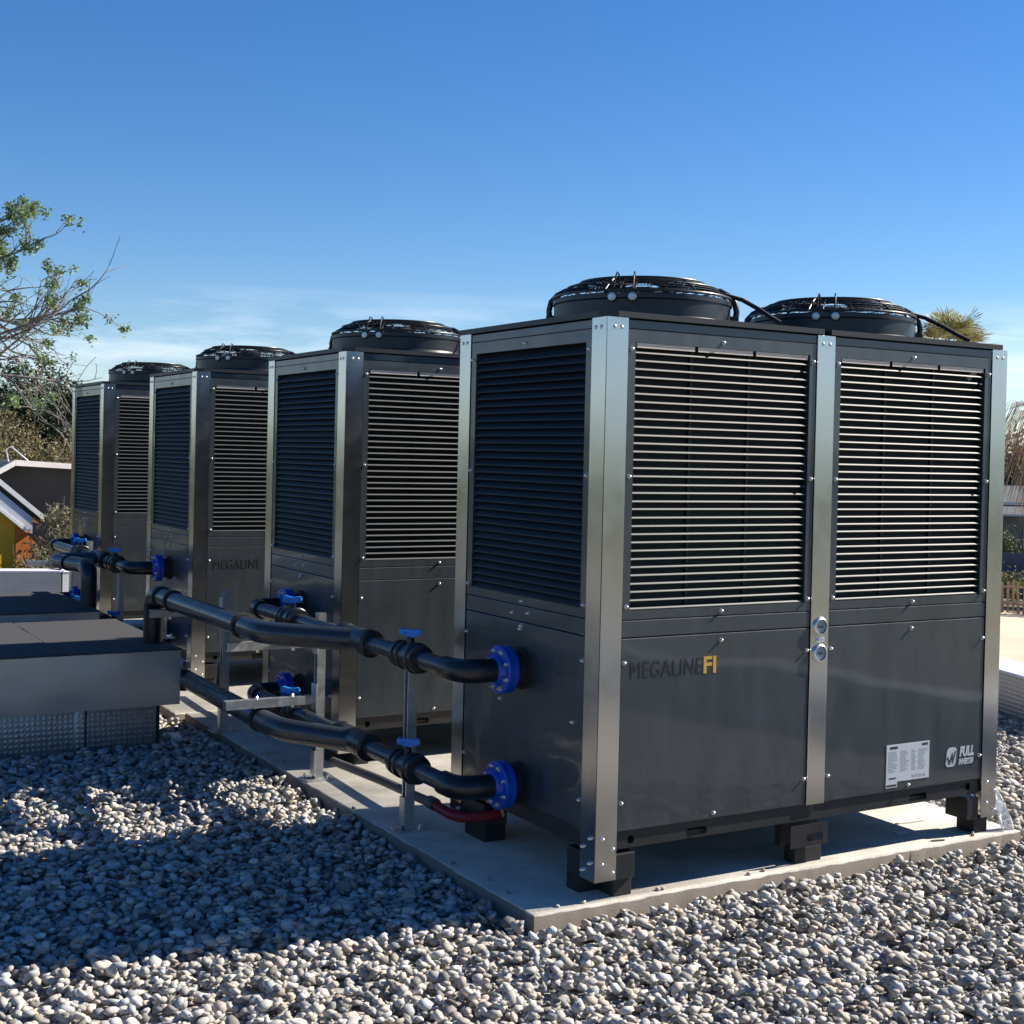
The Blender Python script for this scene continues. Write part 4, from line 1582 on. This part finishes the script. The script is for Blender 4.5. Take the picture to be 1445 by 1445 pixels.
# leaning broad tree with bare twigs reaching in from the left
def limb_tree():
    rng = random.Random(77)
    root = empty('leaning_tree', (-1.75, 14.3, GR))
    o = Vector(root.location)
    leaf_c, leaf_t = [], []
    nrg = np.random.default_rng(5)
    trunk = nb()
    main = [Vector(p) - o for p in ((-1.75, 14.3, GR), (-1.7, 14.2, -1.0), (-1.45, 14.1, 1.5), (-1.15, 13.95, 2.85))]
    tube(trunk, main, [0.2, 0.17, 0.14, 0.10], 10)
    obj('trunk', trunk, M['bark'], root, 60)
    def curve(p, d, L, n, wob, droop):
        pts = [p.copy()]
        for i in range(n):
            d = (d + Vector((rng.gauss(0, wob), rng.gauss(0, wob), rng.gauss(0, wob) + droop))).normalized()
            p = p + d * (L / n)
            pts.append(p.copy())
        return pts, d
    def grow(bm, p, d, L, r, depth, leafy, droop):
        pts, dd = curve(p, d, L, 6, 0.13, droop)
        n = len(pts)
        low_enough = pts[-1].z + o.z < 4.58
        if low_enough or depth == 0:
            tube(bm, pts if low_enough else pts[:4], [max(0.0035, r * (1 - 0.72 * i / (n - 1))) for i in range(n)][:n if low_enough else 4], 5 if depth else 7)
        if depth >= 3:
            if rng.random() < leafy:
                k = rng.randint(1, 3)
                for _ in range(k):
                    c = pts[rng.choice([-1, -1, -2])]
                    m_ = rng.randint(16, 30)
                    if not low_enough:
                        continue
                    leaf_c.append(np.array(c) + nrg.normal(0, 0.038, (m_, 3)))
                    leaf_t.append(np.clip(rng.random() * 0.6 + nrg.uniform(0, 0.4, m_), 0, 1))
            return
        kids = rng.randint(5, 6) if depth < 2 else rng.randint(3, 4)
        for k in range(kids):
            i = rng.randint(1, n - 1) if depth else rng.randint(2, n - 1)
            q = pts[i]
            ax = Vector((rng.gauss(0, 1), rng.gauss(0, 1), rng.gauss(0.15, 0.8)))
            nd = (dd * 1.0 + ax.normalized() * rng.uniform(0.5, 1.0)).normalized()
            grow(bm, q, nd, L * rng.uniform(0.42, 0.66), r * 0.5, depth + 1, leafy, droop * 0.7)
    e1, e2, up = Vector((0.86, -0.5, 0)), Vector((0.5, 0.86, 0)), Vector((0, 0, 1))
    start = main[-1]
    low = main[2].lerp(main[3], 0.75)
    limbs = [(start, e1 * 0.9 + up * 0.62, 1.6, 0.045, 0.8, 0.01), (start, e1 * 0.7 + up * 0.75 + e2 * 0.3, 1.5, 0.045, 0.8, 0.0),
             (start, e1 * 1.0 + up * 0.42, 1.75, 0.04, 0.5, 0.0), (low, e1 * 1.0 + up * 0.30, 1.85, 0.045, 0.15, -0.01),
             (low, e1 * 1.0 + up * 0.22 + e2 * 0.2, 1.75, 0.04, 0.08, -0.04), (low, e1 * 1.0 + up * 0.28 - e2 * 0.2, 1.7, 0.04, 0.10, -0.03),
             (start, -e1 * 0.8 + up * 0.8, 1.6, 0.06, 0.9, 0.0), (start, e1 * 0.62 + up * 0.6 - e2 * 0.3, 1.4, 0.04, 0.85, 0.0),
             (start, e1 * 0.75 + up * 0.35 + e2 * 0.2, 1.4, 0.04, 0.9, 0.0)]
    for p, d, L, r, lf, dr in limbs:
        bm = nb()
        grow(bm, p, d.normalized(), L, r, 0, lf, dr)
        obj('limb', bm, M['twig'], root, 60)
    # clumps of leaves that hide the inner limbs
    cen = np.concatenate(leaf_c)
    tint = np.concatenate(leaf_t)
    nor = nrg.normal(size=cen.shape) + np.array([0, 0, 0.6])
    quads_mesh('crown', cen, nor, nrg.uniform(0.016, 0.031, len(cen)), 0.62, tint, M['leaf_grey'], root, rng=nrg)
    tag(root, 'half bare tree with grey green leaves reaching in from the left edge', 'tree')
limb_tree()

# shrubs standing beyond the left parapet
def twig_shrub(base, top, width, n, seed, label, mt='leaf_olive', size=0.032, group='shrubs beyond the left parapet'):
    rng = random.Random(seed)
    root = empty('shrub', base)
    h = top - base[2]
    bm = nb()
    lobes = []
    for k in range(10):
        a = rng.uniform(0, 6.28)
        rr = width * rng.uniform(0.1, 0.5)
        zt = h * rng.uniform(0.72, 0.97)
        tip = (math.cos(a) * rr, math.sin(a) * rr, zt)
        tube(bm, [(0.04 * math.cos(a), 0.04 * math.sin(a), 0), (tip[0] * 0.4, tip[1] * 0.4, zt * 0.55), tip], [0.03, 0.016, 0.004], 5)
        for q in range(3):
            f = rng.uniform(0.5, 1.0)
            s = width * rng.uniform(0.10, 0.17)
            lobes.append(((tip[0] * f + rng.gauss(0, 0.05), tip[1] * f + rng.gauss(0, 0.05), zt * (0.45 + 0.52 * f)), (s, s, s * 1.5)))
    obj('stem', bm, M['twig'], root, 60)
    bush_crown('crown', root, lobes, n, size, M[mt], seed, 0.35)
    tag(root, label, 'shrub', group)
twig_shrub((0.98, 13.3, GR), 1.10, 0.85, 6000, 31, 'grey olive shrub hiding the white roof edge beside the farthest pump')
twig_shrub((0.60, 12.75, GR), 0.68, 0.75, 6500, 32, 'low olive shrub in front of the orange wall', mt='leaf_dry')
twig_shrub((0.12, 12.8, GR), 0.40, 0.8, 5000, 33, 'low shrub at the left edge just above the parapet')

# dark shelter with white roof edge
def shelter():
    root = empty('shelter', (1.65, 20.6, GR))
    o = Vector(root.location)
    def add(name, pts, mt, y0, y1):
        bm = nb()
        prism(bm, [(p[0] - o.x, p[1] - o.z) for p in pts], FRONT, y0 - o.y, y1 - o.y)
        return obj(name, bm, mt, root)
    add('wall', [(-1.4, GR), (4.2, GR), (4.2, 1.14), (1.16, 1.30), (-1.0, 0.0), (-1.4, -0.2)], M['wall_dark'], 18.6, 22.4)
    add('roof_slab', [(1.16, 1.375), (4.4, 1.20), (4.4, 1.15), (1.16, 1.305)], M['rooftile'], 18.24, 22.6)
    add('roof_edge', [(1.16, 1.395), (4.4, 1.22), (4.4, 1.15), (1.16, 1.305)], M['white'], 18.18, 18.235)
    add('roof_slab', [(1.155, 1.375), (1.155, 1.305), (-1.0, 0.02), (-1.0, 0.09)], M['rooftile'], 18.24, 22.6)
    add('roof_edge', [(1.155, 1.395), (1.155, 1.305), (-1.0, 0.02), (-1.0, 0.11)], M['white'], 18.18, 18.235)
    bm = nb()
    box(bm, 1.04 - o.x, 1.10 - o.x, 18.45 - o.y, 18.55 - o.y, 0.2 - o.z, 1.0 - o.z)
    obj('downpipe', bm, M['plate'], root)
    bm = nb()
    tube(bm, [(1.12 - o.x, 18.6 - o.y, 1.36 - o.z), (1.08 - o.x, 18.6 - o.y, 1.56 - o.z), (1.16 - o.x, 18.6 - o.y, 1.6 - o.z), (1.42 - o.x, 18.6 - o.y, 1.38 - o.z)], 0.012, 6)
    obj('antenna_wire', bm, M['plate'], root, 60)
    root.location.x += 0.22
    root.location.z -= 0.05
    tag(root, 'dark walled shelter with a thin white roof edge at the far left', 'shelter')
shelter()

def gable_house():
    root = empty('gable_house', (-1.0, 15.0, GR))
    o = Vector(root.location)
    def add(name, pts, mt, y0, y1):
        bm = nb()
        prism(bm, [(p[0] - o.x, p[1] - o.z) for p in pts], FRONT, y0 - o.y, y1 - o.y)
        return obj(name, bm, mt, root)
    s = -0.84          # slope of the roof edge
    def line(off, xa, xb):
        return (xa, 1.15 + s * (xa - 0.19) + off), (xb, 1.15 + s * (xb - 0.19) + off)
    def bar(name, o0, o1, mt, y0, y1, xa=-1.4, xb=0.66):
        a, b = line(o0, xa, xb)
        c_, d = line(o1, xa, xb)
        add(name, [c_, d, b, a], mt, y0, y1)
    bar('roof_board', 0.02, -0.055, M['white'], 13.6, 17.6, xb=0.74)
    bar('roof_slab', -0.06, -0.125, M['black'], 13.65, 17.5, xb=0.70)
    bar('soffit_board', -0.13, -0.33, M['lilac'], 13.62, 17.4, xb=0.60)
    bar('barge_strip', -0.335, -0.375, M['white'], 13.60, 17.4, xb=0.52)
    a, b = line(-0.38, -1.4, 0.42)
    add('yellow_wall', [(-1.4, GR), (0.42, GR), b, a], M['yellow'], 13.75, 17.3)
    a, b = line(-0.38, 0.423, 0.58)
    add('orange_wall', [(0.423, GR), (0.72, GR), (0.72, b[1] - 0.15), b, a], M['orange'], 13.72, 17.3)
    root.location.x += 0.14
    tag(root, 'yellow and orange house with steep white edged roof at the left edge', 'house')
gable_house()

# fan palms
def fan_leaf(V, F, T, base, d, up, pet, rad, nblades, rng, droop, spread=2.5, wd=0.028):
    """petiole plus a fan of narrow folded blades"""
    d = d.normalized()
    side = d.cross(up).normalized()
    nrm = side.cross(d)
    hub = base + d * pet + Vector((0, 0, -droop * pet * 0.3))
    def quad(a, b, w, t):
        k = len(V)
        ax = (b - a).normalized().cross(nrm).normalized() * w
        V.extend([a - ax * 0.6, a + ax * 0.6, a.lerp(b, 0.55) + ax, b, a.lerp(b, 0.55) - ax])
        F.append((k, k + 1, k + 2, k + 3, k + 4))
        T.extend([t] * 5)
    quad(base, hub, 0.02, 0.3)
    for i in range(nblades):
        a = (i / (nblades - 1) - 0.5) * spread
        bd = (d * math.cos(a) + side * math.sin(a)).normalized()
        L = rad * (0.75 + 0.25 * math.cos(a)) * rng.uniform(0.88, 1.08)
        tip = hub + bd * L + Vector((0, 0, -droop * L * rng.uniform(0.3, 1.0))) + nrm * rng.gauss(0, 0.03)
        mid = hub + bd * L * 0.6 + nrm * 0.02
        t = rng.random()
        quad(hub, mid.lerp(tip, 0.15), wd * rng.uniform(0.8, 1.2), t)
        quad(mid, tip, wd * 0.55, t)

def palm(name, base, crown_z, rad, n, seed, label, dead=0, lean=(0, 0), pet=0.55):
    rng = random.Random(seed)
    root = empty(name, base)
    h = crown_z - base[2]
    bm = nb()
    k = 22
    tube(bm, [(lean[0] * (i / k) ** 2, lean[1] * (i / k) ** 2, h * i / k) for i in range(k + 1)], [0.21 - 0.05 * i / k + (0.012 if i % 2 else 0) for i in range(k + 1)], 12)
    obj('trunk', bm, M['bark'], root, 30)
    top = Vector((lean[0], lean[1], h))
    def leaves(nm, cnt, mt, lo, hi, droop, r, wd=0.028, sp=2.5):
        V, F, T = [], [], []
        for i in range(cnt):
            a = i * 2.399 + rng.uniform(-0.3, 0.3)
            e = R(rng.uniform(lo, hi))
            d = Vector((math.cos(a) * math.cos(e), math.sin(a) * math.cos(e), math.sin(e)))
            fan_leaf(V, F, T, top + d * 0.1, d, Vector((0, 0, 1)) if abs(d.z) < 0.95 else Vector((1, 0, 0)), pet * rng.uniform(0.8, 1.2), r * rng.uniform(0.85, 1.15), 22, rng, droop, spread=sp, wd=wd)
        me = bpy.data.meshes.new(nm)
        me.from_pydata([tuple(v) for v in V], [], F)
        at = me.attributes.new('tint', 'FLOAT', 'POINT')
        at.data.foreach_set('value', T)
        link(nm, me, M[mt], root)
    leaves('crown', n, 'leaf_palm', 5, 85, 0.18, rad)
    if dead:
        leaves('dead_fronds', dead, 'leaf_dead', -60, -8, 1.1, rad * 1.1, 0.017, 1.1)
    tag(root, label, 'palm tree', 'fan palms')
palm('fan_palm', (20.0, 16.2, GR), 4.0, 0.58, 30, 41, 'fan palm crown rising behind the right fan of the nearest pump', dead=6, pet=0.4)
palm('fan_palm', (13.75, 8.25, GR), 2.85, 0.75, 3, 42, 'palm with hanging dead brown fronds at the right picture edge', dead=30, pet=0.6)

# right hand background
simple_tree('round_tree', (55.2, 43.6, GR), 3.15, 5.5, 9000, 0.12, 'leaf_dry', 51, 'olive brown tree right of the nearest heat pump, below the palm', lobes_n=13)
simple_tree('round_tree', (55.2, 41.5, GR), 2.7, 5.0, 9000, 0.12, 'leaf_hedge', 52, 'greenish tree at the right edge behind the hanging palm fronds', lobes_n=12)

def right_house():
    root = empty('low_house', (45.0, 34.2, GR))
    ang = R(-37)
    root.rotation_euler.z = ang
    bm = nb()
    box(bm, -4, 4, 0.6, 5, 0, 2.55)
    obj('wall', bm, M['render'], root)
    for k in range(4):
        bm = nb()
        box(bm, -3.2 + k * 1.7, -2.4 + k * 1.7, 0.53, 0.598, 1.1, 2.1, 0.01)
        w = obj('window', bm, M['plate'], root)
        bm = nb()
        box(bm, -3.13 + k * 1.7, -2.47 + k * 1.7, 0.515, 0.529, 1.17, 2.03)
        obj('pane', bm, M['glass'], w)
    bm = nb()
    prism(bm, [(0.0, 2.50), (5.6, 2.5), (2.8, 3.75)], lambda a, b, t: (t, a, b), -4.4, 4.4)
    obj('roof', bm, M['rooftile'], root)
    for z, y in ((2.50, 0.02), (2.98, 1.10)):
        bm = nb()
        box(bm, -4.4, 4.4, y - 0.13, y - 0.06, z + 0.0, z + 0.09)
        obj('gutter', bm, M['plate'], root)
    tag(root, 'low house with grey roof beyond the fence at the right edge', 'house')
right_house()
twig_shrub((36.3, 27.9, GR), -0.5, 1.8, 4000, 53, 'dark branching shrub in front of the low house at the right edge', 'leaf_far', 0.06, 'shrubs beyond the fence at the right')
twig_shrub((36.6, 26.6, GR), -0.7, 1.5, 4000, 54, 'bright green shrub in front of the low house, right edge', 'leaf_hedge', 0.06, 'shrubs beyond the fence at the right')

# tarp, hedge and picket fence along the far side of the sandy yard
fdir = Vector((0.62, -0.785, 0)).normalized()
fperp = Vector((0.785, 0.62, 0))
fo = Vector((31.1, 25.6, GR))
fa = math.atan2(fdir.y, fdir.x)
root = empty('picket_fence', tuple(fo), fa)
bm = nb()
box(bm, -0.045, 0.045, -0.012, 0.012, 0.05, 1.0)
for v in bm.verts:
    if v.co.z > 0.9:
        v.co.x *= 0.75
me = finish(bm, 'picket')
me.materials.append(M['wood'])
rng = random.Random(6)
for i in range(64):
    o = bpy.data.objects.new('picket', me)
    col.objects.link(o)
    o.parent = root
    o.location = (-4.4 + i * 0.158, -0.02, rng.gauss(0, 0.03))
    o.rotation_euler.y = rng.gauss(0, R(1.2))
for z in (0.3, 0.82):
    bm = nb()
    box(bm, -4.5, 5.7, -0.006, 0.03, z, z + 0.07)
    obj('rail', bm, M['wood'], root)
tag(root, 'wooden picket fence beyond the sandy yard at the right edge', 'fence')
hr = empty('hedge', tuple(fo + fperp * 1.0), fa)
bush_crown('crown', hr, [((x, 0.25 * math.sin(x), 0.65), (0.6, 0.5, 0.62)) for x in np.arange(-4.2, 5.6, 0.7)], 6000, 0.06, M['leaf_hedge'], 61)
bm = nb()
for x in np.arange(-4.2, 5.6, 0.7):
    tube(bm, [(x, 0, 0), (x + 0.05, 0.02, 0.9)], [0.03, 0.012], 5)
tag(obj('stem', bm, M['twig'], hr, 60), kind='stuff')
tag(hr, 'yellow green clipped hedge behind the picket fence', 'hedge')
tr = empty('windbreak', tuple(fo + fperp * 2.6), fa)
bm = nb()
box(bm, -4.5, 5.5, -0.02, 0.02, 0.25, 1.75)
obj('cloth', bm, M['blue_tarp'], tr)
for x in (-4.4, -2, 0.5, 3, 5.4):
    bm = nb()
    box(bm, x - 0.03, x + 0.03, -0.075, -0.021, 0, 1.85)
    obj('post', bm, M['galv'], tr)
tag(tr, 'dark blue windbreak cloth behind the hedge at the right edge', 'windbreak')

# far wood all round the yard (reads as one mass; the steel posts mirror it)
def far_wood():
    rng = np.random.default_rng(9)
    cen, tint = [], []
    n = 520
    ang = np.linspace(0, 2 * np.pi, n, endpoint=False) + rng.normal(0, 0.004, n)
    for a in ang:
        rad = rng.uniform(62, 80)
        h = rng.uniform(4.2, 6.6)
        k = 46
        d = rng.normal(size=(k, 3))
        d /= np.linalg.norm(d, axis=1)[:, None]
        p = np.array([math.cos(a) * rad, math.sin(a) * rad, GR + h * 0.55]) + d * rng.uniform(0.5, 1.0, (k, 1)) * np.array([1.7, 1.7, h * 0.5])
        cen.append(p)
        tint.append(np.clip(rng.uniform(0, 0.8) + rng.uniform(-0.2, 0.2, k), 0, 1))
    cen = np.concatenate(cen)
    tint = np.concatenate(tint)
    o = quads_mesh('far_wood', cen, rng.normal(size=cen.shape), rng.uniform(0.35, 0.75, len(cen)), 0.7, tint, M['leaf_far'], rng=rng)
    tag(o, 'distant belt of trees around the horizon', 'woodland', kind='stuff')
far_wood()
